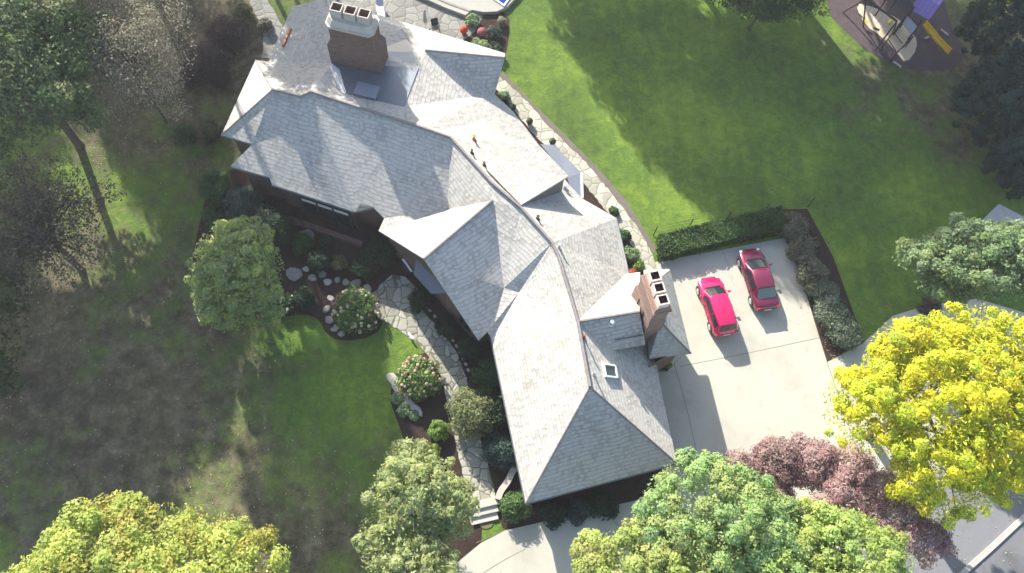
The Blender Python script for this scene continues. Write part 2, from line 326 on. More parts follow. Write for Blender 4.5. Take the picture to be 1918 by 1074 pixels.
# ------------------------------------------------------------------ ground sheets
def sheet(name, px, z, mat, kind='structure', thick=0.0, smooth=0, parent=None):
    pts = [P(a, b) for a, b in px]
    if smooth:                                   # round the outline (Chaikin)
        for _ in range(smooth):
            q = []
            for i in range(len(pts)):
                a, b = pts[i], pts[(i+1) % len(pts)]; q += [a*.75+b*.25, a*.25+b*.75]
            pts = q
    bm = bmesh.new(); vs = [bm.verts.new((p.x, p.y, z)) for p in pts]; f = bm.faces.new(vs)
    if f.calc_area() and f.normal.z < 0: f.normal_flip()
    bm.normal_update()
    if f.normal.z < 0: f.normal_flip()
    if thick:
        r = bmesh.ops.extrude_face_region(bm, geom=[f]); nv = [g for g in r['geom'] if isinstance(g, bmesh.types.BMVert)]
        for v in nv: v.co.z = z
        for v in vs: v.co.z = z-thick
    bmesh.ops.triangulate(bm, faces=[f for f in bm.faces if len(f.verts) > 4]); bmesh.ops.recalc_face_normals(bm, faces=bm.faces)
    if not thick:
        for f in bm.faces:
            if f.normal.z < 0: f.normal_flip()
    me = bpy.data.meshes.new(name); bm.to_mesh(me); bm.free()
    o = link(name, me, mat, parent)
    if kind: o['kind'] = kind
    return o
def strip(name, line, width, z, mat, kind='structure', thick=0.0, jit=0.0, parent=None, n=8):
    """ribbon along a traced centre line; width in metres (list or number)"""
    pts = [P(a, b) for a, b in line]; W = width if isinstance(width, (list, tuple)) else [width]*len(pts)
    P2 = []; W2 = []
    for i in range(len(pts)-1):                  # Catmull-Rom
        p0, p1, p2, p3 = pts[max(i-1, 0)], pts[i], pts[i+1], pts[min(i+2, len(pts)-1)]
        for k in range(n):
            t = k/n; P2.append(0.5*((2*p1)+(p2-p0)*t+(2*p0-5*p1+4*p2-p3)*t*t+(3*p1-p0-3*p2+p3)*t**3)); W2.append(W[i]*(1-t)+W[i+1]*t)
    P2.append(pts[-1]); W2.append(W[-1])
    rng = random.Random(5); mb = MB(); Lf, Rt = [], []
    for i, p in enumerate(P2):
        t = (P2[min(i+1, len(P2)-1)]-P2[max(i-1, 0)]).normalized(); nrm = Vector((-t.y, t.x, 0))
        Lf.append(p+nrm*(W2[i]/2+rng.uniform(-jit, jit))); Rt.append(p-nrm*(W2[i]/2+rng.uniform(-jit, jit)))
    for i in range(len(P2)-1):
        q = [Rt[i], Rt[i+1], Lf[i+1], Lf[i]]; mb.poly([Vector((v.x, v.y, z)) for v in q])
        if thick:
            for a, b2 in ((Lf[i], Lf[i+1]), (Rt[i], Rt[i+1])): mb.poly([(a.x, a.y, z), (b2.x, b2.y, z), (b2.x, b2.y, z-thick), (a.x, a.y, z-thick)])
    if thick:
        for a, b2 in ((Lf[0], Rt[0]), (Lf[-1], Rt[-1])): mb.poly([(a.x, a.y, z), (b2.x, b2.y, z), (b2.x, b2.y, z-thick), (a.x, a.y, z-thick)])
    o = mb.build(name, mat, parent, fix=False)
    bm = bmesh.new(); bm.from_mesh(o.data); bmesh.ops.remove_doubles(bm, verts=bm.verts, dist=1e-4); bmesh.ops.recalc_face_normals(bm, faces=bm.faces)
    if not thick:
        for f in bm.faces:
            if f.normal.z < 0: f.normal_flip()
    bm.to_mesh(o.data); bm.free()
    if kind: o['kind'] = kind
    return o

bm = bmesh.new(); bmesh.ops.create_grid(bm, x_segments=60, y_segments=60, size=350)
me = bpy.data.meshes.new('ground'); bm.to_mesh(me); bm.free(); g = link('ground', me, GRASS); g['kind'] = 'structure'
# planting beds
sheet('planting_bed', [(395, 330), (500, 300), (700, 380), (800, 470), (770, 520), (700, 560), (722, 600), (700, 632), (640, 640), (612, 628), (598, 598), (570, 588), (520, 596), (400, 600), (350, 520)], 0.012, MULCH, smooth=1)
sheet('planting_bed', [(745, 690), (790, 660), (830, 660), (860, 740), (880, 800), (905, 950), (900, 1040), (830, 1074), (760, 960), (770, 860), (748, 800), (728, 745)], 0.012, MULCH, smooth=1)
sheet('planting_bed', [(740, 500), (860, 520), (960, 620), (1010, 800), (1240, 860), (1265, 905), (1200, 938), (960, 1000), (935, 985), (925, 900), (890, 800), (870, 700), (800, 590)], 0.012, MULCH, smooth=1)
sheet('planting_bed', [(900, 130), (940, 175), (1000, 245), (1060, 300), (1110, 360), (1160, 410), (1195, 455), (1222, 500), (1215, 545), (1150, 540), (1000, 300), (900, 200)], 0.012, MULCH)
sheet('planting_bed', [(1448, 392), (1512, 392), (1560, 480), (1618, 640), (1549, 678), (1500, 560), (1474, 452)], 0.012, MULCH)
sheet('planting_bed', [(850, 25), (905, 28), (955, 20), (952, 90), (940, 118), (880, 90), (845, 60)], 0.012, MULCH, smooth=1)
sheet('soil_edge', [(935, 128), (975, 170), (1040, 235), (1120, 315), (1175, 378), (1232, 470), (1226, 476), (1160, 385), (1100, 320), (1030, 245), (930, 150)], 0.006, mat_mulch('grit', (.12,.10,.085), (.24,.21,.17)))
# driveway
sheet('driveway', [(1225, 492), (1471, 446), (1503, 528), (1549, 679), (1616, 644), (1672, 592), (1735, 573), (1830, 560), (2100, 640), (2000, 890), (1800, 1076), (1680, 1220), (760, 1220), (800, 1110), (842, 1066), (900, 1018), (946, 994), (1190, 938), (1255, 905), (1245, 870), (1100, 700), (1180, 560)], 0.024, CONC, thick=0.02)
jm = plain('joint_dark', (0.16, 0.15, 0.13), 0.9)  # dark tone of the driveway joints
for ln in ([(1273, 687), (1400, 662), (1535, 633)], [(1262, 680), (1287, 770), (1316, 900)], [(892, 1017), (940, 996)], [(905, 1074), (940, 1052), (985, 1028)], [(1503, 528), (1549, 679), (1600, 830)], [(1330, 905), (1440, 880), (1580, 850)], [(1130, 955), (1180, 1010), (1230, 1074)]):
    strip('driveway_joint', ln, 0.035, 0.0285, jm, n=3)
sheet('street', [(1800, 1076), (2000, 890), (2300, 700), (2600, 1200), (1700, 1400), (1650, 1240)], 0.030, CONC_GREY)
strip('street_kerb', [(1690, 1182), (1760, 1116), (1800, 1076), (1860, 1022), (1918, 968), (2050, 850)], 0.30, 0.14, STONE, thick=0.14, n=3)
# footpaths
strip('garden_path', [(925, 150), (950, 172), (980, 204), (1012, 243), (1050, 280), (1085, 313), (1118, 352), (1152, 394), (1184, 437), (1207, 475), (1219, 508)], [1.0, 1.05, 1.25, 1.35, 1.3, 1.25, 1.2, 1.15, 1.1, 0.95, 0.95], 0.032, FLAG_SUN, thick=0.03, jit=0.05)
strip('entrance_path', [(712, 540), (735, 570), (775, 605), (815, 645), (843, 690), (858, 740), (870, 800), (888, 870), (905, 938)], [2.2, 2.6, 1.9, 1.7, 1.6, 1.5, 1.5, 1.6, 1.5], 0.034, FLAG, thick=0.03, jit=0.05)
sheet('entrance_patio', [(700, 545), (745, 505), (800, 560), (775, 590), (735, 605), (708, 590)], 0.042, FLAG, smooth=1)
strip('side_path', [(470, -40), (488, 10), (512, 60), (505, 110)], [1.2, 1.4, 1.5, 1.3], 0.03, PATIO, jit=0.06)
sheet('patio', [(640, -120), (620, 10), (700, 30), (800, 70), (850, 90), (890, 60), (905, 30), (880, 20), (800, -60)], 0.03, PATIO)
sheet('pool_deck', [(745, -20), (830, 18), (872, 34), (884, 24), (905, 28), (930, 27), (950, 18), (978, -12), (1000, -70), (760, -90)], 0.32, mat_concrete('pool_deck_stone', (0.36, 0.35, 0.31)), thick=0.3)
# retaining step of the deck
strip('deck_kerb', [(790, -12), (835, 10), (880, 26)], 0.18, 0.36, STONE_DK, thick=0.34, n=3)
# playground
sheet('play_area', [(1545, 20), (1590, 65), (1625, 98), (1683, 128), (1740, 134), (1795, 130), (1808, 98), (1775, 37), (1760, -60), (1560, -60)], 0.014, MULCH_PLAY, smooth=1)
sheet('painted_sun_patch', [(1600, 5), (1640, 15), (1684, 36), (1715, 66), (1718, 92), (1697, 120), (1680, 100), (1655, 72), (1620, 48)], 0.022, SUN_MULCH, smooth=1)  # patch of sunlight on the mulch, painted pale

# ------------------------------------------------------------------ the house
house = thing('house', 'long curving brick house under a silvery cedar shake roof with two big chimneys', 'house', (0, 0, 0))
V = {}
def vt(**k): V.update(k)
vt(r0=(510,168,8.1), r1=(564,181,8.1), r2=(583,172,8.35), r3=(676,203,8.4), r4=(787,238,8.4), r5=(844,258,8.4), r6=(921,343,8.4), r7=(976,390,8.35), r8=(1034,455,8.3), r9=(1045,478,8.25), r10=(1064,540,8.2), r11=(1082,601,8.2), r12=(1105,725,8.2))
M5 = Plane((583,172,8.35), (787,238,8.4), (587,371,3.5))
vt(e0=(415,253,4.7), e1=M5.px(473,270), e2=M5.px(431,312), e3=M5.px(504,332), e4=M5.px(509,346), e5=M5.px(664,397), e6=M5.px(669,379), e7=M5.px(700,389), e8=M5.px(720,409), q=M5.px(838,393))
vt(e9=(709,432,3.5), D=(922,376,7.9), pk=(794,485,7.5), b=(896,637,3.3), b2=(913,621,3.6), k=(944,540,4.9))
vt(g0=(985,943,3.0), g1=(920,632,3.2), g2=(1268,868,3.0), g3=(1228,680,3.0), e15=(1178,512,3.0), e14=(1155,409,3.2), e13=(1090,372,3.6), e12=(1065,345,3.7), e11=(1006,268,3.7), e10=(960,208,3.8), V2=(926,176,4.3))
vt(A=(547,13,4.6), B=(503,116,4.6), Cc=(608,-3,4.6), ap=(648,92,7.7), n0=(479,113,4.6), F1=(752,54,5.7), G1=(796,94,7.3), G2=(945,108,6.5), G3=(946,100,4.6), fa=(622,119,7.3), fb=(784,128,7.25), fc=(757,200,7.45), fd=(647,176,7.5), m=None)
GW = Plane((1082,601,8.2), (1105,725,8.2), (950,790,3.1)); V['m'] = GW.px(972, 548)
W = {k: Q(*v) for k, v in V.items()}
def roof(name, faces, mat=SHAKE, thick=0.20, parent=house, origin=None, label=None):
    """faces: lists of vertex names or points; a sheet of real thickness with metre-scaled uv running up each slope"""
    bm = bmesh.new(); vd = {}
    uvl = bm.loops.layers.uv.new('UVMap'); fs = []
    def vv(p):
        w_ = W[p] if isinstance(p, str) else Vector(p); key = tuple(round(c, 3) for c in w_)
        if key not in vd: vd[key] = bm.verts.new(w_)
        return vd[key]
    for f in faces:
        a = [vv(p) for p in f]
        a = [x for i, x in enumerate(a) if x not in a[:i]]
        ff = bm.faces.new(a); ff.normal_update()
        if ff.normal.z < 0: ff.normal_flip()
        fs.append(ff)
    bmesh.ops.triangulate(bm, faces=[f for f in bm.faces if len(f.verts) > 4])
    bm.normal_update()
    for f in bm.faces:
        if f.normal.z < 0: f.normal_flip()
    for f in bm.faces:
        n = f.normal; u = Vector((0, 0, 1)).cross(n); u = u.normalized() if u.length > 1e-3 else Vector((1, 0, 0)); v_ = n.cross(u)
        for l in f.loops: l[uvl].uv = (l.vert.co.dot(u), l.vert.co.dot(v_))
    # thickness: walls on the outline and a soffit
    be = [e for e in bm.edges if e.is_boundary]; top = list(bm.faces); lo = {}
    for v in list(bm.verts): lo[v] = bm.verts.new(v.co-Vector((0, 0, thick)))
    for e in be:
        a, b_ = e.verts; bm.faces.new((a, b_, lo[b_], lo[a]))
    for f in top: bm.faces.new([lo[v] for v in reversed(f.verts)])
    bmesh.ops.recalc_face_normals(bm, faces=bm.faces)
    for f in bm.faces:
        if f in top: continue
    me = bpy.data.meshes.new(name); bm.to_mesh(me); bm.free()
    o = link(name, me, mat, parent)
    if label: o['label'] = label
    return o
main = roof('roof', [
    ['r0','r1','e1','e0'], ['r1','r2','r3','r4','e5','e4','e3','e2','e1'], ['r4','r5','q','e8','e7','e6','e5'], ['q','e9','e8'],
    ['r5','r6','D','q'], ['r6','r7','r8','r9','m','k','D'],
    ['r0','e0','n0'], ['n0','B','r1','r0'],
    ['r3','fd','fc','V2','r4'], ['r2','fd','r3'], ['r4','V2','e10'], ['r4','e10','e11','r5'], ['r5','e11','e12','r6'], ['r6','e12','e13','r7'], ['r7','e13','e14','r8'],
    ['r8','e14','e15','r10','r9']], label='long curved main roof')
roof('garage_roof', [['r9','r10','r11','r12','g0','g1','m'], ['m','g1','b2','k'], ['r12','g2','g0'], ['r11','r12','g2','g3'], ['r10','e15','g3','r11']], label='hipped end roof')
roof('gable_roof', [['D','pk','e9','q'], ['D','k','b2','b','pk']], thick=0.18, label='front gable roof')
roof('north_roof', [['B','A','ap'], ['A','Cc','ap'], ['B','ap','fa','fd','r2','r1'], ['Cc','F1','ap'], ['F1','G1','fb','ap'], ['ap','fb','fa'], ['Cc','G3','G2','G1','F1'], ['G1','G2','V2','fc','fb']], label='roof of the end wing')
roof('flat_roof', [[W['fa']+Vector((0,0,.04)), W['fb']+Vector((0,0,.04)), W['fc']+Vector((0,0,.03)), W['fd']+Vector((0,0,.03))]], LEAD, 0.3, label='flat lead roof behind the chimney')
roof('flashing', [[Q(622,119,7.42), Q(647,176,7.56), Q(600,160,7.55)], [Q(622,119,7.42), Q(636,130,7.5), Q(648,174,7.56)]], plain('bright_lead', (0.42,0.45,0.47), 0.4, 0.3), 0.05)
# cross gable on the garage side
x0 = Q(1080,603,8.22); x1 = Q(1198,584,7.95); xs = Q(1209,645,6.0); xs0 = Q(1146,656,6.2); xn = Q(1199,510,3.6); xn0 = Q(1174,513,3.4)
roof('cross_gable_roof', [[x0, x1, xn, xn0], [x0, xs0, xs, x1]], thick=0.16, label='small cross gable roof running into the pale chimney')
# hipped tower roof beside the chimney
t0 = Q(1236,520,6.9); t1 = Q(1238,604,6.9); ta = Q(1206,506,4.0); tb = Q(1255,505,4.0); tc = Q(1294,662,4.0); td = Q(1216,672,4.0)
roof('tower_roof', [[t0, t1, tc, tb], [t1, td, tc], [t0, tb, ta], [t0, ta, td, t1]], thick=0.15, label='low hipped roof beyond the pale chimney')
# dormer
dd = [Q(911,317,8.30), Q(1006,268,7.1), Q(1065,330,6.9), Q(976,384,8.30)]
roof('dormer_roof', [dd], thick=0.16, label='broad dormer roof')
mb = MB(); i1 = dd[1].lerp(dd[0], .06).lerp(dd[2], .04); i2 = dd[2].lerp(dd[3], .06).lerp(dd[1], .04)
for a, b_ in ((i1, i2), (i2, dd[3].lerp(dd[2], .05)), (dd[0].lerp(dd[1], .05), i1)):
    mb.poly([(a.x, a.y, a.z-.16), (b_.x, b_.y, b_.z-.16), (b_.x, b_.y, 3.3 if b_ in (i1, i2) else 6), (a.x, a.y, 3.3 if a in (i1, i2) else 6)])
mb.build('dormer_wall', plain('shingle_wall', (0.16,0.14,0.13), 0.8), house)
# entrance porch roof
roof('porch_roof', [[Q(779,486,3.35), Q(798,487,3.6), Q(842,548,3.6), Q(808,550,3.0), Q(775,513,3.0)]], LEAD, 0.12, label='small grey porch roof by the entrance')
# glazed and metal-roofed bay on the lawn side
roof('bay_roof', [[Q(1012,270,3.3), Q(1038,272,3.0), Q(1090,325,3.0), Q(1091,372,3.0), Q(1075,372,3.2), Q(1062,332,3.3)]], ZINC, 0.15, label='grey metal roof of the lawn side bay')
mb = MB(); a = Q(1090,325,3.12); b_ = Q(1091,372,3.12); mb.tube([a, b_], 0.09, 6); mb.build('gutter', WHITE, house)
# eaves gutters / wall ring
ring = ['e0','e1','e2','e3','e4','e5','e6','e7','e8','e9','pk','b','b2','g1','g0','g2','g3','td','tc','tb','ta','e15','e14','e13','e12','e11','e10','V2','G3','Cc','A','B','n0']
WR = [({'td': td, 'tc': tc, 'tb': tb, 'ta': ta}.get(n) or W[n]) for n in ring]
def inset(pts, d):
    out = []; n = len(pts); ar = sum(pts[i].x*pts[(i+1) % n].y-pts[(i+1) % n].x*pts[i].y for i in range(n)); sg = 1 if ar > 0 else -1
    for i in range(n):
        a, b_, c = pts[i-1], pts[i], pts[(i+1) % n]
        d1 = Vector((b_.x-a.x, b_.y-a.y)); d2 = Vector((c.x-b_.x, c.y-b_.y))
        if d1.length < 1e-6 or d2.length < 1e-6: out.append(Vector((b_.x, b_.y))); continue
        d1.normalize(); d2.normalize(); n1 = Vector((-d1.y, d1.x))*sg; n2 = Vector((-d2.y, d2.x))*sg
        m_ = n1+n2; m_ = m_.normalized() if m_.length > .3 else n1; k = d/max(0.6, m_.dot(n1)); out.append(Vector((b_.x, b_.y))+m_*k)
    return out
INS = inset(WR, 0.45)
mb = MB(); n = len(INS)
for i in range(n):
    j = (i+1) % n; a, b_ = INS[i], INS[j]
    za = WR[i].z-(.25 if ring[i] == 'pk' else -.05); zb = WR[j].z-(.25 if ring[j] == 'pk' else -.05)
    mb.poly([(a.x, a.y, 0), (b_.x, b_.y, 0), (b_.x, b_.y, zb), (a.x, a.y, za)])
mb.build('wall', WALL, house, fix=False)
I = dict(zip(ring, INS))
# fill walls under the cross gable's south side
mb = MB(); a = Q(1150,652,6.0); b_ = Q(1206,642,6.0)
mb.poly([(a.x, a.y+.3, 5.9), (b_.x-.1, b_.y+.3, 5.9), (b_.x-.1, b_.y+.3, 3.0), (a.x, a.y+.3, 3.0)]); mb.build('gable_wall', WALL, house)
# windows: frame + panes on a wall run
def window(a, b_, t0_, t1_, z0, z1, panes=1, transom=None, out=0.05, fm=FRAME_DK):
    a = Vector((a.x, a.y, 0)); b_ = Vector((b_.x, b_.y, 0)); d = (b_-a).normalized(); nn = Vector((d.y, -d.x, 0)); ctr = Vector((0, 25, 0))
    if nn.dot(a-ctr) < 0 and a.y < 25: nn = nn if nn.y < 0 else -nn
    p = a.lerp(b_, t0_); q = a.lerp(b_, t1_); Lg = (q-p).length; ang = math.atan2(d.y, d.x)
    fr = MB(); w_ = 0.09
    for zz in ([z0, z1]+([transom] if transom else [])): fr.box((p+q)/2+nn*out+Vector((0, 0, zz)), (Lg+w_, .10, w_), ang)
    for i in range(panes+1): fr.box(p.lerp(q, i/panes)+nn*(out+.002)+Vector((0, 0, (z0+z1)/2)), (w_, .11, z1-z0), ang)
    f = fr.build('window', fm, house)
    for i in range(panes):
        c = p.lerp(q, (i+.5)/panes)+nn*(out-.02)
        zt = transom or z1
        MB().box(c+Vector((0, 0, (z0+zt)/2)), (Lg/panes-w_, .03, zt-z0-w_), ang).build('pane', GLASS, f)
        if transom: MB().box(c+Vector((0, 0, (z1+zt)/2)), (Lg/panes-w_, .03, z1-zt-w_), ang).build('transom_pane', GLASS_SKY, f)
    return f
window(I['e4'], I['e5'], 0.30, 0.97, 0.25, 2.6, 3, 2.05, out=.3)
window(I['e3'], I['e2'], 0.3, 0.7, 1.0, 2.4, 2)
window(I['b'], I['pk'], 0.2, 0.4, 1.0, 2.4, 2)
window(I['g1'], I['g0'], 0.1, 0.25, 1.0, 2.3, 2); window(I['g1'], I['g0'], 0.45, 0.6, 1.0, 2.3, 2); window(I['g1'], I['g0'], 0.75, 0.9, 1.0, 2.3, 2)
# terrace plinth under the big windows
def bar(name, line, wd, h, mat, parent=None, z=0.0, n=2):
    o = strip(name, line, wd, z+h, mat, kind=None, thick=h, parent=parent, n=n); return o
bar('plinth', [(538,412), (600,434), (680,462)], 0.35, 0.45, BRICK, house)
# ridge caps
def ridge(names, off=0.03, wd=0.11):
    pts = [(W[x] if isinstance(x, str) else x)+Vector((0, 0, off)) for x in names]
    MB().tube(pts, wd, 6).build('ridge_cap', RIDGE, main)
ridge(['r0','r1','r2','r3','r4','r5','r6','r7','r8','r9','r10','r11','r12'])
ridge(['D','pk'], .0, .09); ridge([x0, x1], 0, .09); ridge(['r12','g2'], -.02, .06); ridge(['r12','g0'], -.02, .06); ridge(['G1','G2'], 0, .07); ridge([t0, t1, tc], 0, .06); ridge(['r0','e0'], -.02, .06); ridge(['r0', 'n0'], -.02, .06)
ridge(['Cc', 'ap'], -.02, .06)
# gutters along the eaves
for a, b_ in (('e0','e1'), ('e2','e3'), ('e4','e5'), ('g0','g2'), ('g2','g3'), ('g0','g1'), ('e11','e10'), ('e15','e14'), ('B','A'), ('n0','e0')):
    MB().tube([W[a]-Vector((0, 0, .10)), W[b_]-Vector((0, 0, .10))], 0.075, 6).build('gutter', LEAD, house)
# vent pipes on the slopes
def on_roof(px, py):
    o = Vector((0, 0, H)); d = (Q(px, py)-o).normalized(); best = None
    dg = ROOFBVH.ray_cast(o, d); return dg[0], dg[1]
from mathutils.bvhtree import BVHTree
vs_, fs_ = [], []
for o in [main]+[c for c in house.children if 'roof' in c.name]:
    k0 = len(vs_); vs_ += [v.co.copy() for v in o.data.vertices]; fs_ += [[k0+i for i in p.vertices] for p in o.data.polygons]
ROOFBVH = BVHTree.FromPolygons(vs_, fs_)
for x, y, r, h, mt in ((888,262,.10,.35,COPPER), (884,287,.08,.3,FRAME_DK), (907,310,.08,.3,FRAME_DK), (1007,411,.09,.35,FRAME_DK), (1047,464,.09,.4,METAL), (1145,607,.12,.3,METAL), (1094,634,.07,.5,COPPER), (1112,702,.07,.4,METAL), (1058,352,.14,.35,METAL)):
    p, nn = on_roof(x, y)
    if p is None: continue
    v = MB().tube([p-Vector((0, 0, .15)), p+Vector((0, 0, h))], r*.75, 8); v.tube([p+nn*.01-nn*.05, p+nn*.04], r*1.7, 8); v.build('vent_pipe', mt, house)
    MB().tube([p+Vector((0, 0, h+.02)), p+Vector((0, 0, h+.06))], r*1.1, 8).build('vent_cap', mt, house)
# scattered debris and lichen lumps sitting on the shakes
# skylight
p, nn = on_roof(1141, 696)
if p is not None:
    u = Vector((0, 0, 1)).cross(nn).normalized(); v_ = nn.cross(u); ax = Matrix((u, v_, nn)).transposed()
    s = MB()
    for dx, dy, sx_, sy_ in ((-.36, 0, .09, 1.06), (.36, 0, .09, 1.06), (0, -.49, .81, .09), (0, .49, .81, .09)): s.box(p+ax @ Vector((dx, dy, .06)), (sx_, sy_, .2), ax=ax)
    k_ = s.build('skylight', WHITE, house); MB().box(p+nn*.08, (.64, .9, .03), ax=ax).build('pane', plain('skylight_glass', (0.05,0.08,0.075), 0.15, spec=.8), k_)
# copper strip on the end wing
p, nn = on_roof(537, 72)
if p is not None:
    a, na = on_roof(545, 55); c, nc = on_roof(531, 88)
    MB().tube([a+na*.05, c+nc*.05], .12, 6).build('copper_flashing', COPPER, house)
# ---- chimneys
def quad_at(c, u, v_, hw, hd, z): return [Vector((c.x+u.x*a*hw+v_.x*b*hd, c.y+u.y*a*hw+v_.y*b*hd, z)) for a, b in ((-1, -1), (1, -1), (1, 1), (-1, 1))]
def octo(c, u, v_, hw, hd, z, ch):
    P_ = [(-hw+ch, -hd), (hw-ch, -hd), (hw, -hd+ch), (hw, hd-ch), (hw-ch, hd), (-hw+ch, hd), (-hw, hd-ch), (-hw, -hd+ch)]
    return [Vector((c.x+u.x*a+v_.x*b, c.y+u.y*a+v_.y*b, z)) for a, b in P_]
a = Q(621,119,7.3); b_ = Q(714,141,7.3); u = (b_-a); u.z = 0; HW = u.length/2; u.normalize(); v_ = Vector((-u.y, u.x, 0)); HD = 0.78
c = (a+b_)/2+v_*HD
s = MB(); s.frustum(quad_at(c, u, v_, HW, HD, 6.0), quad_at(c, u, v_, HW, HD, (8.9-.75))); s.frustum(quad_at(c, u, v_, HW, HD, (8.9-.75)), quad_at(c, u, v_, HW-.28, HD-.12, (9.35-.75))); s.frustum(quad_at(c, u, v_, HW-.28, HD-.12, (9.35-.75)), quad_at(c, u, v_, HW-.30, HD-.12, (10.6-.75)))
ch1 = s.build('chimney', BRICK, house); ch1['label'] = 'massive dark brick chimney with a pale stone cap on the end wing'
s = MB(); s.frustum(octo(c, u, v_, HW-.14, HD+.06, (10.6-.75), .28), octo(c, u, v_, HW-.12, HD+.08, (10.78-.75), .28)); s.frustum(octo(c, u, v_, HW-.2, HD, (10.78-.75), .3), octo(c, u, v_, HW-.36, HD-.16, (11.15-.75), .3)); s.build('chimney_cap', STONE, ch1)
def flue(c, u, v_, hw, hd, z0, z1, wall, mat, par, inn=CLAY_IN):
    s = MB(); o_ = quad_at(c, u, v_, hw, hd, z0); ot = quad_at(c, u, v_, hw, hd, z1); it = quad_at(c, u, v_, hw-wall, hd-wall, z1)
    n0_ = len(s.v); s.v += o_+ot+it
    for i in range(4):
        j = (i+1) % 4; s.f += [[i, j, 4+j, 4+i], [4+i, 4+j, 8+j, 8+i]]
    f = s.build('flue', mat, par, fix=False)
    s = MB(); ib = quad_at(c, u, v_, hw-wall, hd-wall, z0+.05); it = quad_at(c, u, v_, hw-wall, hd-wall, z1-.003); s.v += ib+it
    for i in range(4): s.f.append([(i+1) % 4, i, 4+i, 4+(i+1) % 4])
    s.f.append([0, 1, 2, 3]); s.build('flue_lining', inn, par, fix=False)
for k_ in (-1, 0, 1): flue(c+u*(k_*.88), u, v_, .36, .34, (10.9-.75), (11.75-.75), .06, STONE, ch1)
s = MB().box(Q(690,170,7.75)+Vector((-.1, 0, -.1)), (1.5, 1.0, .35), math.atan2(u.y, u.x)); s.build('roof_hatch', ZINC, house)
# pale chimney
a = Q(1204,628,6.0); b_ = Q(1181,555,6.0); u = (b_-a); u.z = 0; u.normalize(); v_ = Vector((u.y, -u.x, 0)); HW = 1.28; HD = .52
c = Vector((a.x, a.y, 0))+u*HW+v_*HD
s = MB(); s.frustum(quad_at(c, u, v_, HW, HD, 2.5), quad_at(c, u, v_, HW, HD, (7.9-.9))); s.frustum(quad_at(c, u, v_, HW, HD, (7.9-.9)), quad_at(c, u, v_, HW-.12, HD-.04, (8.1-.9))); s.frustum(quad_at(c, u, v_, HW-.12, HD-.04, (8.1-.9)), quad_at(c, u, v_, HW-.12, HD-.04, (9.9-1.5)))
ch2 = s.build('chimney', BRICK_PALE, house); ch2['label'] = 'tall narrow chimney of paler pinkish brick beside the parking court'
s = MB(); s.frustum(quad_at(c, u, v_, HW-.04, HD+.04, (9.9-1.5)), quad_at(c, u, v_, HW-.04, HD+.04, (10.05-1.5))); s.frustum(quad_at(c, u, v_, HW-.1, HD-.02, (10.05-1.5)), quad_at(c, u, v_, HW-.2, HD-.12, (10.3-1.5))); s.build('chimney_cap', BRICK_PALE, ch2)
for k_ in (-.42, .42):
    s = MB(); s.box(c-v_*(HD+.01)+u*k_+Vector((0, 0, 6.3)), (.10, .05, 1.2), math.atan2(u.y, u.x)); s.build('slot', SOOT, ch2)
for k_ in (-1, 0, 1): flue(c+u*(k_*.74), u, v_, .30, .31, (10.1-1.5), (10.85-1.5), .07, CLAY, ch2, plain('soot_lining', (0.09,0.035,0.03), .95) if k_ == -1 else bpy.data.materials['soot_lining'])

# ------------------------------------------------------------------ vegetation builders
def leaf_mesh(name, centers, normals, size, cols, rng, elong=1.5):
    n = len(centers)
    nr = normals/np.linalg.norm(normals, axis=1, keepdims=True)
    a = rng.normal(size=(n, 3)); a -= nr*np.sum(a*nr, 1, keepdims=True); a /= np.linalg.norm(a, axis=1, keepdims=True)
    b = np.cross(nr, a); s = size[:, None]
    fold = nr*s*0.18
    q = np.stack([centers-a*s*0.5*elong, centers+b*s*0.42-fold, centers+a*s*0.5*elong, centers-b*s*0.42-fold], 1)  # leaf-shaped diamond, folded on its midrib
    me = bpy.data.meshes.new(name)
    me.vertices.add(4*n); me.vertices.foreach_set('co', q.reshape(-1).astype(np.float32))
    me.loops.add(4*n); me.loops.foreach_set('vertex_index', np.arange(4*n, dtype=np.int32))
    me.polygons.add(n); me.polygons.foreach_set('loop_start', np.arange(0, 4*n, 4, dtype=np.int32)); me.polygons.foreach_set('loop_total', np.full(n, 4, np.int32))
    me.update(calc_edges=True)
    ca = me.color_attributes.new('Col', 'FLOAT_COLOR', 'CORNER')
    cc = np.ones((n, 4, 4), np.float32); cc[:, :, :3] = cols[:, None, :]; ca.data.foreach_set('color', cc.reshape(-1))
    return me
def leaf_cols(rng, n, cols, var=0.25):
    cols = np.array(cols); k = rng.integers(0, len(cols), n); t = rng.random(n)[:, None]
    c = cols[k]*(1-t*0.5)+cols[(k+1) % len(cols)]*t*0.5
    return np.clip(c*(1+rng.uniform(-var, var, (n, 1))), 0.003, 1)
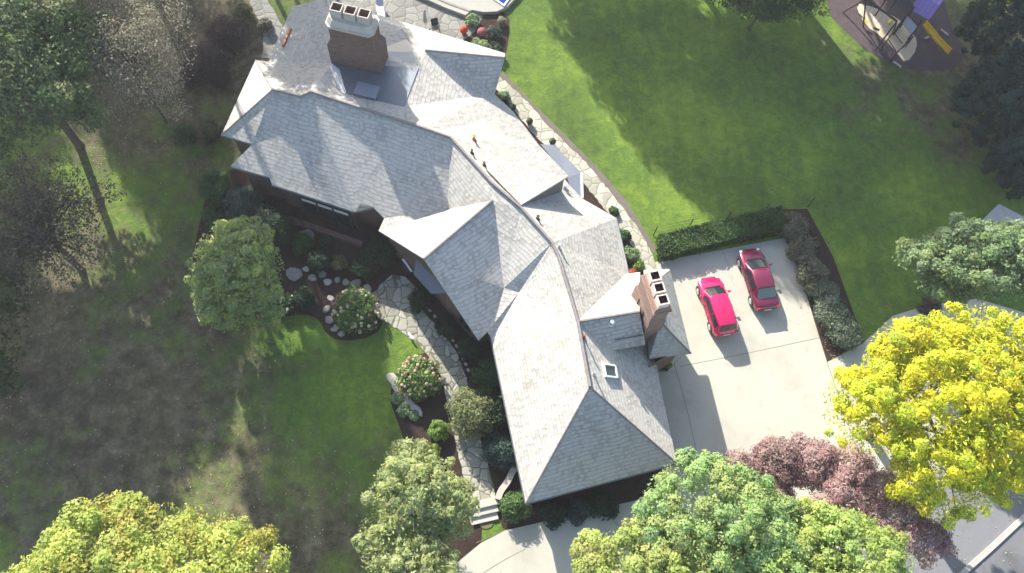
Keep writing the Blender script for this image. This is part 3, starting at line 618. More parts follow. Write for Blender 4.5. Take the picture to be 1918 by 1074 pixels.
def crown_pts(rng, c, r, nclump, nleaf, crad, dens_top=0.25, hollow=0.55, flat=0.8):
    """clumps spread through the outer volume of an ellipsoid, leaves in each clump"""
    d = rng.normal(size=(nclump, 3)); d /= np.linalg.norm(d, axis=1, keepdims=True); d[:, 2] = np.where(d[:, 2] < -dens_top, -d[:, 2], d[:, 2])
    rad = rng.uniform(hollow, 1.0, nclump)**0.6
    rad *= 1+0.16*np.sin(d[:, 0]*5.1+c[0])*np.cos(d[:, 1]*4.3+c[1])
    cc = np.array(c)+d*rad[:, None]*np.array(r)
    cr = crad*rng.uniform(0.6, 1.35, nclump)
    w = cr**2; idx = rng.choice(nclump, nleaf, p=w/w.sum())
    o = rng.normal(size=(nleaf, 3)); o /= np.linalg.norm(o, axis=1, keepdims=True); o2 = o*(rng.uniform(0.25, 1.0, nleaf)**0.5)[:, None]
    o2[:, 2] *= flat
    p = cc[idx]+o2*cr[idx][:, None]
    nf = int(nleaf*.17); fd = rng.normal(size=(nf, 3)); fd /= np.linalg.norm(fd, axis=1, keepdims=True); fd[:, 2] = np.abs(fd[:, 2])*rng.choice([1, 1, -.4], nf)
    p[:nf] = np.array(c)+fd*(rng.uniform(.35, 1.04, nf)**.5)[:, None]*np.array(r)
    nrm = o*0.9+d[idx]*0.5+np.array([0, 0, 0.6])+rng.normal(size=(nleaf, 3))*0.45
    return p, nrm, idx, cc, cr
def limbs(mb, base, top, ccs, r0, rng, n=10):
    top = Vector(top); base = Vector(base); mid = base.lerp(top, .5)+Vector((rng.uniform(-.3, .3), rng.uniform(-.3, .3), 0))
    mb.tube([base-Vector((0, 0, .1)), base+Vector((0, 0, .25)), mid, top], [r0*1.5, r0*1.1, r0*.8, r0*.25], 8)
    sel = rng.choice(len(ccs), min(n, len(ccs)), replace=False)
    for i in sel:
        e = Vector(ccs[i]); s = base.lerp(top, rng.uniform(.35, .85)); m_ = s.lerp(e, .5)+Vector((0, 0, .12*(e-s).length))
        mb.tube([s, m_, e], [r0*.42, r0*.24, r0*.06], 5, cap=False)
def tree(kind, label, px, py, zc_, r, cols, nleaf, lsize, nclump, crad, seed, base_z=0.0, cat='tree', group=None, bark=None, pos=None, lobes=None, trunk=.22, elong=1.5, hollow=.55, hue=0.25, nl=10, flat=.8, dens_top=.25, extra=None, clumpcol=None):
    rng = np.random.default_rng(seed)
    c = Vector(pos) if pos else P(px, py, zc_); c = Vector((c.x, c.y, zc_))
    root = thing(kind, label, cat, (c.x, c.y, 0), 0, group); off = np.array([c.x, c.y, 0])
    lobes = lobes or [(0, 0, 0, 1.0)]
    PS, NS, CS, CC = [], [], [], []
    tot = sum(l[3]**2 for l in lobes)
    for (lx, ly, lz, ls) in lobes:
        k = ls**2/tot; ncl = max(6, int(nclump*k)); nl_ = int(nleaf*k)
        p, nn, idx, cc, cr = crown_pts(rng, (lx*r[0], ly*r[1], zc_+lz*r[2]), [x*ls for x in r], ncl, nl_, crad, dens_top, hollow, flat)
        col = leaf_cols(rng, nl_, cols, hue)
        sh = rng.uniform(-.28, .28, ncl); col = col*(1+sh[idx])[:, None]
        pal = np.array(cols)[rng.integers(0, len(cols), ncl)]; col = col*.5+pal[idx]*.5*(1+rng.uniform(-.15, .15, (nl_, 1)))
        PS.append(p); NS.append(nn); CS.append(col); CC.append(cc)
    p = np.concatenate(PS); nn = np.concatenate(NS); col = np.clip(np.concatenate(CS), .003, 1); cc = np.concatenate(CC)
    ok = p[:, 2] > 0.12; p, nn, col = p[ok], nn[ok], col[ok]
    sz = lsize*rng.uniform(.6, 1.35, len(p))
    me = leaf_mesh('crown', p, nn, sz, col, rng, elong); o = link('crown', me, LEAF, root)
    mb = MB(); limbs(mb, (0, 0, 0), (0, 0, zc_+r[2]*.55), cc, trunk, rng, nl); mb.build('trunk', bark or BARK, root, smooth=True, fix=False)
    return root
def shrub(kind, label, px, py, r, h, cols, seed, n=1500, ls=.13, cat='shrub', group=None, pz=0.0, flowers=None, clump=.3, nclump=22, pos=None, hollow=.5, elong=1.4):
    rng = np.random.default_rng(seed); rz = h/2
    c = Vector(pos) if pos else P(px, py, h*.55+pz); root = thing(kind, label, cat, (c.x, c.y, pz), 0, group)
    rr = r if isinstance(r, tuple) else (r, r)
    p, nn, idx, cc, cr = crown_pts(rng, (0, 0, rz*.95), (rr[0]-clump*min(rr)*.5, rr[1]-clump*min(rr)*.5, rz*.8), nclump, n, clump*min(rr)*1.3, .6, hollow, .9)
    col = leaf_cols(rng, n, cols, .28); sh = rng.uniform(-.2, .2, nclump); col = np.clip(col*(1+sh[idx])[:, None], .003, 1)
    ok = p[:, 2] > .02; p, nn, col = p[ok], nn[ok], col[ok]
    link('foliage', leaf_mesh('foliage', p, nn, ls*rng.uniform(.6, 1.4, len(p)), col, rng, elong), LEAF, root)
    mb = MB(); limbs(mb, (0, 0, 0), (0, 0, h*.6), cc, .035, rng, 6); mb.build('stem', BARK, root, fix=False)
    if flowers:
        fc, nf, fr = flowers; d = rng.normal(size=(nf, 3)); d[:, 2] = np.abs(d[:, 2])*.9+.05; d /= np.linalg.norm(d, axis=1, keepdims=True)
        ps, ns, cs = [], [], []
        for i in range(nf):
            q = d[i]*np.array([rr[0], rr[1], h*.5])*rng.uniform(.88, 1.04)+np.array([0, 0, h*.5]); k_ = 70
            o = rng.normal(size=(k_, 3)); o /= np.linalg.norm(o, axis=1, keepdims=True)
            ps.append(q+o*fr*np.array([1, 1, 1.15])*rng.uniform(.7, 1.1)); ns.append(o+.1); f_ = np.array(fc[rng.integers(0, len(fc))]); cs.append(np.clip(f_*(1+rng.uniform(-.15, .12, (k_, 1))), 0, 1))
        ps = np.concatenate(ps); link('flower_heads', leaf_mesh('flower_heads', ps, np.concatenate(ns), np.full(len(ps), fr*.62), np.concatenate(cs), rng, 1.0), LEAF, root)
    return root
def hedge(kind, label, px, hgt, cols, seed, dens=260, cat='hedge', group=None, lump=.06, ls=.11):
    """clipped hedge: leaves packed over a box-like volume with a traced footprint (ground points)"""
    rng = np.random.default_rng(seed); pts = [P(a, b) for a, b in px]; c = sum(pts, Vector())/len(pts)
    root = thing(kind, label, cat, (c.x, c.y, 0), 0, group); q = [p-c for p in pts]; n = len(q)
    P_, N_ = [], []
    area = abs(sum(q[i].x*q[(i+1) % n].y-q[(i+1) % n].x*q[i].y for i in range(n)))/2
    nt_ = int(area*dens); xs_ = [v.x for v in q]; ys = [v.y for v in q]
    def inside(x, y):
        r_ = np.zeros(len(x), bool); j = n-1
        for i in range(n):
            cnd = ((q[i].y > y) != (q[j].y > y)) & (x < (q[j].x-q[i].x)*(y-q[i].y)/(q[j].y-q[i].y+1e-9)+q[i].x); r_ ^= cnd; j = i
        return r_
    x = rng.uniform(min(xs_), max(xs_), nt_*4); y = rng.uniform(min(ys), max(ys), nt_*4); m_ = inside(x, y); x, y = x[m_][:nt_*2], y[m_][:nt_*2]
    bumps = lump*(np.sin(x*3.1+seed)+np.cos(y*2.7+x)+np.sin(x*7+y*6)*.6)
    P_.append(np.stack([x, y, hgt+bumps-np.abs(rng.normal(size=len(x)))*.07], 1)); N_.append(rng.normal(size=(len(x), 3))*.6+[0, 0, 1])
    for i in range(n):
        a, b_ = q[i], q[(i+1) % n]; L_ = (b_-a).length; k = int(L_*hgt*dens*.9); t = rng.random(k); z = rng.random(k)*hgt
        nx, ny = (b_-a).y/L_, -(b_-a).x/L_
        if nx*(a.x+b_.x)+ny*(a.y+b_.y) < 0: nx, ny = -nx, -ny
        j = rng.normal(size=k)*.05+.03*np.sin(t*L_*4)
        P_.append(np.stack([a.x+(b_.x-a.x)*t+nx*j, a.y+(b_.y-a.y)*t+ny*j, z], 1)); N_.append(rng.normal(size=(k, 3))*.6+[nx, ny, .2])
    p = np.concatenate(P_); nn = np.concatenate(N_); col = leaf_cols(rng, len(p), cols, .3); pn = .5+.5*np.sin(p[:, 0]*1.3+1)*np.cos(p[:, 1]*1.7); col = np.clip(col*(.75+.5*pn)[:, None], .003, 1)
    link('foliage', leaf_mesh('foliage', p, nn, ls*rng.uniform(.6, 1.4, len(p)), col, rng, 1.3), LEAF, root)
    s = MB(); ctr = Vector((0, 0, 0)); s.prism([(v.x*.93, v.y*.93) for v in q], 0.02, hgt*.86); s.build('branches', plain('hedge_core', (0.02, 0.028, 0.012), .95), root)
    return root

G_DARK = [(.018,.045,.016), (.03,.07,.022), (.02,.055,.03)]; G_MID = [(.05,.12,.03), (.08,.16,.04), (.04,.10,.04)]
G_BLUE = [(.05,.09,.075), (.07,.12,.10), (.04,.08,.06)]; G_LIME = [(.17,.27,.04), (.22,.32,.06), (.12,.22,.04)]
G_SAGE = [(.16,.23,.10), (.22,.28,.15), (.12,.20,.08)]; Y_GRN = [(.40,.48,.10), (.50,.55,.13), (.31,.42,.09)]
YEL_T = [(.66,.64,.03), (.58,.62,.04), (.38,.50,.05), (.74,.62,.03)]; PURP_T = [(.30,.15,.16), (.38,.24,.23), (.24,.11,.13), (.34,.24,.19)]
BIRCH = [(.17,.22,.08), (.24,.30,.10), (.11,.17,.08), (.20,.26,.12)]; TWIG = [(.16,.13,.10), (.26,.24,.20), (.10,.08,.06), (.12,.13,.06)]

def br(cols, k, w=0.0): return [tuple(min(.8, c*k*(1+w*(j == 0))) for j, c in enumerate(q)) for q in cols]
BIRCH = [(.34,.39,.14), (.46,.50,.17), (.23,.30,.13), (.40,.44,.20)]; G_SAGE = br(G_SAGE, 1.35); PURP_T = br(PURP_T, 1.05); PURP_T[1] = (.40,.31,.29); PURP_T[3] = (.42,.34,.26)
# -- trees in the picture
tree('maple_tree', 'golden green maple crown at the lower left corner of the photo', 275, 1165, 8.0, (7.2,5.4,4.2), Y_GRN+[(.34,.27,.05)], 90000, .125, 460, .55, 11, trunk=.35, hollow=.75)
tree('birch_tree', 'feathery silver green birch between the lower lawn and the steps', 778, 965, 5.0, (2.9,3.0,3.6), BIRCH, 42000, .10, 420, .30, 12, lobes=[(0,.35,.0,.85),(-.35,-.45,-.2,.75),(.6,.1,-.1,.6),(.1,-1.0,-.2,.8),(-.2,1.0,-.2,.45)], bark=BARK_PALE, trunk=.14, elong=2.2, hollow=.3)
tree('maple_tree', 'broad blue green maple crown at the bottom beside the garage end', 1330, 985, 7.0, (3.9,3.7,3.2), [(.27,.42,.14),(.35,.48,.16),(.22,.38,.17),(.42,.45,.15)], 66000, .11, 340, .40, 13, lobes=[(0,0,0,1),(-.5,-.35,-.2,.6),(.6,-.3,0,.8)], trunk=.28, hollow=.7)
tree('maple_tree', 'bright lime maple crown at the very bottom left of the blue green one', 1222, 1092, 6.4, (3.7,3.0,2.8), [(.37,.46,.11),(.42,.48,.14),(.31,.42,.10),(.40,.37,.14)], 54000, .11, 300, .38, 14, lobes=[(0,0,0,1),(-.75,.55,-.3,.35),(.6,-.2,.1,.8)], trunk=.25, hollow=.7)
tree('maple_tree', 'fresh green maple crown below the purple smoke trees at the bottom', 1560, 1070, 6.6, (4.2,3.4,3.0), [(.34,.45,.11),(.41,.50,.13),(.27,.40,.12),(.40,.45,.10)], 66000, .11, 340, .40, 15, lobes=[(0,0,0,1),(-.7,-.1,.1,.8),(-.25,.3,0,.6)], trunk=.28, hollow=.7)
tree('smoke_tree', 'dusky purple smoke tree with two upright plumes by the concrete court', 1440, 895, 4.4, (2.3,2.3,2.2), PURP_T, 30000, .085, 260, .42, 16, lobes=[(-.75,.05,0,.5),(.25,.35,0,.62),(.05,-.5,-.3,.6)], trunk=.12, elong=2.0)
tree('smoke_tree', 'larger purple brown smoke tree against the yellow tree', 1610, 930, 4.6, (3.6,3.0,2.3), br(PURP_T,1.2)+[(.40,.30,.30)], 48000, .085, 360, .42, 17, lobes=[(-.6,.65,-.2,.5),(-.05,.5,-.1,.42),(-.15,-.05,.1,.5),(.3,.05,.25,.4),(.35,-.5,.5,.42),(.66,-.85,.7,.38),(-.65,-.35,.1,.36)], trunk=.14, elong=2.0)
tree('locust_tree', 'brilliant yellow honey locust over the driveway on the right', 1762, 752, 8.5, (5.6,5.2,3.2), YEL_T, 105000, .09, 480, .42, 18, lobes=[(.1,.0,0,.93),(-.66,-.08,-.1,.5),(-.1,-.72,-.2,.5),(.5,.35,.1,.7),(-.22,.55,0,.36),(-.42,.35,-.1,.3),(.4,-.5,-.2,.55)], trunk=.3, elong=2.6, hollow=.35)
tree('ash_tree', 'pale grey green tree above the yellow one partly hiding a grey roof', 1850, 492, 7.0, (4.8,2.6,2.2), G_SAGE+[(.24,.30,.09)], 46000, .13, 300, .42, 19, lobes=[(0,0,0,1),(-.75,.2,-.2,.42),(-.5,-.45,-.2,.45),(.5,.3,0,.7)], trunk=.24, hollow=.5)
tree('willow_tree', 'billowing grey green tree with a lit yellow top beside the left garden beds', 446, 512, 4.2, (2.7,3.2,3.4), [(.29,.36,.15),(.38,.45,.17),(.21,.29,.14),(.50,.56,.12)], 46000, .10, 420, .30, 20, lobes=[(0,.0,0,1),(.15,.5,.15,.55),(-.3,-.4,-.3,.7),(.35,-.35,-.3,.6)], trunk=.15, elong=2.2, hollow=.4, bark=BARK_PALE)
tree('oak_tree', 'big dark green oak with flecked leaves in the upper left corner', 25, 120, 9.0, (5.6,6.2,4.2), [(.09,.16,.06),(.14,.21,.08),(.07,.13,.06),(.24,.24,.09)], 60000, .16, 420, .62, 21, trunk=.28, hollow=.45)
tree('aspen_tree', 'thin half bare tree with pale flecks left of the end wing', 240, 110, 7.0, (4.4,5.0,3.6), br(TWIG,1.6), 18000, .09, 260, .9, 22, trunk=.08, bark=BARK, nl=60, hollow=.2, elong=1.8)
tree('oak_tree', 'nearly bare dark oak below the corner oak on the left edge', 70, 430, 6.0, (4.4,4.8,3.0), [(.07,.055,.045),(.12,.10,.08),(.05,.07,.035)], 11000, .11, 200, .7, 23, trunk=.2, nl=50, hollow=.15)
tree('maple_tree', 'dark leafy tree clipped by the left edge above the lower lawn', -90, 640, 7.0, (4.0,5.0,3.6), [(.05,.08,.03),(.08,.10,.04)], 20000, .16, 120, .7, 24, trunk=.3)
# dark conifers upper right
for i, (x, y, z, r, lb) in enumerate([(1900,50,8,3.6,'dark spruce in the upper right corner of the photo'), (1880,190,6,3.2,'dark spruce right of the lawn, lower than the corner one'), (1925,300,5,2.6,'dark spruce cut by the right edge above the pale green tree')]):
    tree('spruce_tree', lb, x, y, z*.6, (r,r,z*.55), [(.035,.07,.05),(.05,.09,.06),(.055,.085,.075)], 26000, .13, 300, .35, 30+i, group='dark spruces on the right', trunk=.2, elong=2.8, dens_top=.5)
tree('maple_tree', 'dark maple hanging in at the top edge left of the play area', 1440, -25, 4.6, (4.8,3.4,2.4), [(.05,.09,.03),(.12,.14,.05),(.07,.11,.04)], 15000, .13, 160, .6, 34, trunk=.12)

# -- woodland beyond the frame: it throws the shade that covers the lawns
SH = 1/math.tan(RAD(SUN_EL)); SX, SY = -math.sin(RAD(SUN_AZ))*SH, -math.cos(RAD(SUN_AZ))*SH     # where a metre of height throws its shade
OFF = []
for (sx_, sy_, z, r) in [(17,40,15,6.5),(21,33,17,7),(24,27.5,18,5),(31,21,20,5.5),(30,31,17,7),(36,26,18,7.5),(37,37,15,7),(24,41,14,4.5),(44,34,16,7),(44,22,19,7),(11,44,14,4.5),(12.8,37.5,15,3.2),(50,28,18,7),(38.5,45,14,4.5),
                          (-36,35,16,6.5),(-26,42,14,6),(-20.5,41,14,4.5),(-33,19,19,6),(-25,12,22,5),(-20.5,32,15,2.8),(-19.8,27,16,2.6),(-7.2,9.5,20,3.0),(-7.6,15.0,19,2.3),(-10,6.5,21,3),(-25,36,15,3),(-33,6,20,6.5),(-38,26,17,6.5),(-30,46,14,6),(-11,39.5,14,3.2),(-7.6,29.2,14,3.3),(-3.6,31,13,2.6)]:
    OFF.append((sx_-SX*z, sy_-SY*z, z, r))
protos = []
for j in range(2):
    rt = tree('woodland_tree', 'tall leafy tree of the wood just outside the picture', 0, 0, 17.0, (7,7,6), G_MID+[(.10,.15,.05)], 22000, .30, 170, 1.25, 60+j, pos=(OFF[j][0], OFF[j][1], 0), group='woodland trees beyond the lawns', trunk=.4, hollow=.12)
    protos.append(rt)
for j, (x, y, z, r) in enumerate(OFF):
    src = protos[j % 2]
    if j < 2: rt = src
    else:
        rt = src.copy(); C.objects.link(rt)
        for ch in src.children:
            c2 = ch.copy(); C.objects.link(c2); c2.parent = rt
    rt.location = (x, y, 0); rt.scale = (r/7, r/7, z/17); rt.rotation_euler = (0, 0, j*1.3)

# ------------------------------------------------------------------ hedges and shrubs
H1 = hedge('hedge', 'long clipped green hedge along the top of the concrete court', [(1228,452),(1340,424),(1455,398),(1466,438),(1350,462),(1234,492)], 1.0, [(.05,.11,.025),(.09,.16,.035),(.04,.09,.025)], 41, lump=.05)
gs = [(1488,425,.95,1.2,'topmost brownish clipped shrub of the row right of the court'), (1505,470,.95,1.25,'second shrub from the top of the clipped row, browner on top'), (1526,515,1.05,1.3,'middle bulging shrub of the clipped row right of the court'), (1545,552,.9,1.2,'fourth shrub down the clipped row, smallest and lowest'), (1562,590,1.1,1.3,'grey green shrub second from the bottom of the clipped row'), (1583,622,1.05,1.2,'bottom shrub of the clipped row beside the apron')]
for i, (x, y, r, h, lb) in enumerate(gs):
    shrub('clipped_shrub', lb, x, y, (r*1.08, r*1.25), h, [(.16,.18,.11),(.21,.21,.14),(.14,.16,.10),(.20,.16,.11)] if i < 3 else [(.15,.20,.13),(.22,.26,.17),(.12,.16,.10)], 50+i, 5200, .10, group='clipped shrubs beside the court', clump=.28, nclump=46, hollow=.6)
dk = [
 (405,348,1.25,2.6,G_MID,'round green conifer left of the window bay'), (455,382,1.5,2.4,G_BLUE,'blue grey shrub between the green conifer and the wall'), (402,402,.9,1.6,G_MID,'small light green shrub above the big grey green tree'),
 (512,425,1.5,2.6,G_DARK,'tall dark shrub right of the blue grey one'), (566,458,.85,1.2,G_MID,'low shrub in front of the window bay'), (598,487,.85,1.3,G_DARK,'dark shrub left of the yellowish one'), (635,492,.62,1.0,[(.16,.18,.05),(.10,.14,.04),(.22,.18,.06)],'small yellowish shrub in the shady bed'),
 (685,497,1.0,1.5,G_DARK,'dark shrub right of the yellowish one'), (716,472,1.15,1.8,G_DARK,'larger dark shrub under the white gable'), (570,560,.8,1.0,G_DARK,'dark groundcover shrub beside the big grey green tree'), (610,452,.5,.8,G_DARK,'little dark shrub below the plinth'),
 (787,562,.85,1.2,G_DARK,'dark shrub by the entrance path, nearest the porch'), (838,612,.8,1.2,G_DARK,'second dark shrub down the entrance path'), (880,655,.9,1.3,G_DARK,'third dark shrub down the entrance path'),
 (920,700,1.1,1.5,G_MID,'olive shrub against the garage wall, uppermost'), (935,775,1.25,1.8,G_DARK,'dark shrub against the garage wall, middle'), (940,845,1.2,1.6,G_BLUE,'blue green shrub against the garage wall, lowest'), (905,745,.8,1.4,G_MID,'shrub behind the gold green path tree'),
 (966,948,.95,1.3,[(.07,.15,.04),(.11,.19,.05)],'bright green shrub by the garage corner and steps'), (1040,962,.9,.9,G_DARK,'low dark shrub below the garage eave, left one'), (1130,945,1.1,1.0,G_DARK,'low dark shrub below the garage eave, right one'), (1085,955,.8,.8,G_BLUE,'low blue green shrub below the garage eave, middle one'),
 (822,806,.72,.9,G_LIME,'small bright green shrub in the lower bed'), (810,845,.55,.7,[(.24,.28,.05),(.2,.24,.04)],'little lime shrub at the top of the birch'), (745,745,.42,.4,G_SAGE,'low sage plant beside the stone edging, upper'), (757,768,.45,.4,G_SAGE,'low sage plant beside the stone edging, lower'), (775,778,.35,.35,G_SAGE,'tiny sage plant at the end of the stone edging'),
 (535,567,.7,.9,G_MID,'small shrub with white blooms right of the big grey green tree'),
 (1183,478,.62,.9,G_SAGE,'grassy pale shrub beside the pale chimney'), (1170,440,.5,.8,G_MID,'green shrub between the roof edge and the garden path'), (1195,497,.5,.7,G_LIME,'lime green shrub next to the red flowers'), (1150,395,.35,.5,G_MID,'little shrub at the bend of the garden path'),
 (960,200,.3,.4,G_DARK,'small dark cushion plant at the start of the garden path'), (945,178,.4,.5,G_SAGE,'sage cushion plant below the corner of the end wing'),
 (900,88,.75,.9,G_SAGE,'sage shrub in the terrace bed below the orange flowers'), (925,60,.6,.8,G_BLUE,'grey shrub in the terrace bed by the deck'), (885,38,.6,.8,G_SAGE,'pale shrub at the top of the terrace bed'), (928,95,.65,.9,G_DARK,'dark shrub at the lawn edge of the terrace bed'), (940,40,.4,.7,[(.30,.29,.16),(.22,.22,.11)],'straw coloured tuft beside the pool deck'),
 (345,250,.9,1.2,G_MID,'lone shrub in the shade left of the house corner'), (398,245,1.0,1.4,[(.10,.13,.05),(.06,.09,.03)],'olive shrub at the left corner of the house'), (458,22,.8,1.2,[(.16,.18,.06),(.09,.11,.04)],'yellow green shrub beside the side path'), (495,45,.6,.9,TWIG,'twiggy brown shrub on the side path edge'), (425,60,1.7,1.6,[(.06,.045,.045),(.09,.06,.055)],'dark russet shrub above the house corner'), (385,120,2.0,1.8,[(.05,.04,.045),(.08,.055,.055)],'wide dark russet shrub left of the end wing'),
 (1745,575,.8,.7,[(.09,.08,.06),(.12,.11,.07)],'brownish low plants below the pale green tree')]
for i, (x, y, r, h, col, lb) in enumerate(dk):
    fl = ([(.72,.74,.66)], 10, .09) if 'white blooms' in lb else None
    shrub('shrub', lb, x, y, r, h, col, 100+i, int(900+2600*r*r), .10, flowers=fl, clump=.26, nclump=30)
shrub('path_tree', 'gold green small tree leaning over the flagstone path', 880, 775, (1.45,1.7), 2.9, [(.24,.27,.10),(.17,.20,.08),(.30,.30,.13),(.12,.16,.07)], 90, 9000, .10, clump=.2, nclump=80, cat='tree', hollow=.3)
shrub('hydrangea_bush', 'big hydrangea with cream and pink heads beside the entrance path', 665, 583, 1.55, 1.7, G_MID+G_LIME, 91, 6500, .12, flowers=([(.75,.70,.50),(.60,.38,.36),(.72,.58,.48),(.70,.72,.55)], 58, .115), cat='flowering bush', clump=.25, nclump=50)
shrub('hydrangea_bush', 'round hydrangea full of salmon pink heads in the lower bed', 785, 708, 1.4, 1.6, G_MID+G_LIME, 92, 5500, .12, flowers=([(.80,.62,.48),(.68,.40,.36),(.78,.66,.5)], 62, .115), cat='flowering bush', clump=.25, nclump=46)
# potted plants
def pot(label, px, py, r, cols, fl, seed, z=0.0, potmat=POT):
    c = P(px, py, .4+z); root = thing('potted_plant', label, 'potted plant', (c.x, c.y, z))
    s = MB(); n = 14
    prof = [(.62,0), (.9,.42), (1.0,.42), (1.0,.5), (.85,.5), (.8,.44)]
    for i in range(len(prof)-1):
        for j in range(n):
            a0, a1 = 2*math.pi*j/n, 2*math.pi*(j+1)/n; q = []
            for rr, zz, aa in ((prof[i][0], prof[i][1], a0), (prof[i][0], prof[i][1], a1), (prof[i+1][0], prof[i+1][1], a1), (prof[i+1][0], prof[i+1][1], a0)): q.append((math.cos(aa)*rr*r*.8, math.sin(aa)*rr*r*.8, zz*.8))
            s.poly(q)
    s.build('pot', potmat, root, fix=False)
    rng = np.random.default_rng(seed); n_ = 500; o = rng.normal(size=(n_, 3)); o /= np.linalg.norm(o, axis=1, keepdims=True); o[:, 2] = np.abs(o[:, 2])
    link('foliage', leaf_mesh('foliage', o*r*rng.uniform(.6, 1.0, (n_, 1))*.9+[0, 0, .38], o+.2, np.full(n_, .09), leaf_cols(rng, n_, cols, .25), rng), LEAF, root)
    if fl:
        n_ = 420; o = rng.normal(size=(n_, 3)); o /= np.linalg.norm(o, axis=1, keepdims=True); o[:, 2] = np.abs(o[:, 2])
        link('flower_heads', leaf_mesh('flower_heads', o*r*rng.uniform(.95, 1.08, (n_, 1))+[0, 0, .40], o+.2, np.full(n_, .075), leaf_cols(rng, n_, fl, .12), rng, 1.0), LEAF, root)
pot('pot of orange chrysanthemums on the terrace', 869, 57, .33, G_MID, [(.80,.16,.02),(.72,.11,.02)], 1)
pot('pot of pink chrysanthemums on the terrace', 903, 61, .36, G_MID, [(.60,.14,.20),(.70,.28,.30)], 2)
pot('round grey green topiary ball in a pot beside the lawn side bay', 1035, 265, .30, [(.10,.12,.08),(.14,.15,.10)], None, 3)
pot('round topiary ball in a pot higher up the garden path', 992, 227, .30, [(.08,.10,.06),(.12,.13,.08)], None, 4)
pot('pot of red flowers against the roof edge by the pale chimney', 1185, 512, .32, G_MID, [(.55,.07,.06),(.62,.14,.12)], 5)
pot('spiky green plant in a dark planter by the garage door', 1252, 684, .30, G_LIME, None, 6, potmat=FRAME_DK)

# ------------------------------------------------------------------ stones
def stone(label, px, py, r, h, seed, kind='boulder', cat='stone', mat=STONE_DK, sx=1.0, rz=0.0, group=None):
    rng = random.Random(seed); c = P(px, py, 0); s = MB(); n = 9; lo, md, hi = [], [], []
    for i in range(n):
        a = 2*math.pi*i/n; k = rng.uniform(.78, 1.12)*r
        x, y = math.cos(a)*k*sx, math.sin(a)*k; x, y = x*math.cos(rz)-y*math.sin(rz), x*math.sin(rz)+y*math.cos(rz)
        lo.append((x, y, -.05)); md.append((x*1.02, y*1.02, h*.6)); hi.append((x*.8, y*.8, h*rng.uniform(.9, 1.1)))
    s.frustum(lo, md); s.frustum(md, hi)
    o = s.build(kind, mat); o.location = (c.x, c.y, .01); bm = bmesh.new(); bm.from_mesh(o.data); bmesh.ops.remove_doubles(bm, verts=bm.verts, dist=.001); bm.to_mesh(o.data); bm.free()
    tag(o, label, cat, group); return o
rng_s = random.Random(3)
for i, (x, y, r, lb) in enumerate([(550,514,.62,'largest flat pale stone of the bed, nearest the big grey green tree'), (574,505,.24,'small bright stone above the largest flat stone'), (585,521,.32,'dull flat stone right of the largest one'), (604,515,.28,'triangular pale stone in the middle of the stone row'), (614,529,.28,'pale stone below the triangular one'), (632,525,.22,'slim tilted stone of the row'), (648,530,.28,'oblong stone left of the big hydrangea top'), (667,531,.36,'brownish stone above the big hydrangea'), (689,541,.32,'upright pale stone between hydrangea and patio'), (619,560,.26,'pale stone at the upper left of the big hydrangea'), (612,580,.3,'rounded stone left of the big hydrangea'), (617,600,.3,'rounded stone lower left of the big hydrangea'), (628,617,.26,'stone at the foot of the big hydrangea'), (640,626,.24,'lowest stone below the big hydrangea'), (575,440,.5,'square pale slab by the window bay plinth')]):
    stone(lb, x, y, r*.85, .12, 200+i, sx=1.25, rz=rng_s.uniform(-1.2,.6), group='stones edging the shady bed', mat=STONE_DK if i not in (1, 4, 8) else STONE)
for i, (x, y, lb) in enumerate([(737,712,'uppermost narrow edging stone left of the salmon hydrangea'), (744,728,'second narrow edging stone left of the salmon hydrangea'), (755,742,'third edging stone, below left of the salmon hydrangea'), (768,757,'fourth and broadest edging stone below the salmon hydrangea'), (779,768,'last edging stone at the low end of the row')]):
    stone(lb, x, y, .3, .2, 240+i, kind='edging_stone', sx=1.9, rz=-.85, mat=STONE, group='edging stones of the lower bed')
for i in range(11):
    t = i/10; x = 797+(868-797)*t+8*math.sin(t*3); y = 588+(700-588)*t
    stone(['first','second','third','fourth','fifth','sixth','seventh','eighth','ninth','tenth','eleventh'][i]+' small white cobble from the top along the entrance path', x+8, y-6, .10, .1, 260+i, kind='cobble', sx=1.4, rz=-.9, mat=STONE, group='white cobbles along the entrance path')
# steps down to the driveway
sheet('shaded_asphalt_drive', [(1560, 1110), (1640, 965), (1745, 890), (1918, 790), (2020, 870), (1800, 1072), (1672, 1200)], 0.0285, mat_concrete('asphalt_with_shade', (0.20, 0.20, 0.205), 0.3), smooth=0)  # asphalt-like grey, with the yellow tree's shade partly put into its colour
root_p = P(910, 965, 0)
st = thing('garden_steps', 'three pale stone steps at the low end of the path', 'steps', (root_p.x, root_p.y, 0))
for i, (ya, yb, zz) in enumerate([(938,950,.42), (950,963,.29), (963,977,.16)]):
    s = MB(); q = [P(879,ya+6,0), P(930,ya-6,0), P(934,yb-4,0), P(883,yb+8,0)]
    s.prism([(p.x-root_p.x, p.y-root_p.y) for p in q], 0.03, zz); s.build('step', STONE, st, bevel=.015)
rw = thing('retaining_wall', 'low angled concrete wall between the steps and the garage corner', 'wall', tuple(P(945,915,0)))
o = strip('wall_top', [(932,938),(938,922),(950,905),(962,882),(975,876)], .38, .6, STONE, kind=None, thick=.6, n=4); o.parent = rw; o.matrix_parent_inverse = Matrix.Translation(-rw.location)
mat_door = plain('doormat', (0.12,0.12,0.05), .95)
c_ = P(911,980,0); s = MB(); s.v = [Vector((math.cos(a)*.42, math.sin(a)*.34 if math.sin(a) < 0 else 0.0, z)) for z in (.03, .05) for a in [math.pi+math.pi*i/12 for i in range(13)]]
s.f = [list(range(13)), list(range(13, 26))]+[[i, (i+1) % 13, 13+(i+1) % 13, 13+i] for i in range(13)]
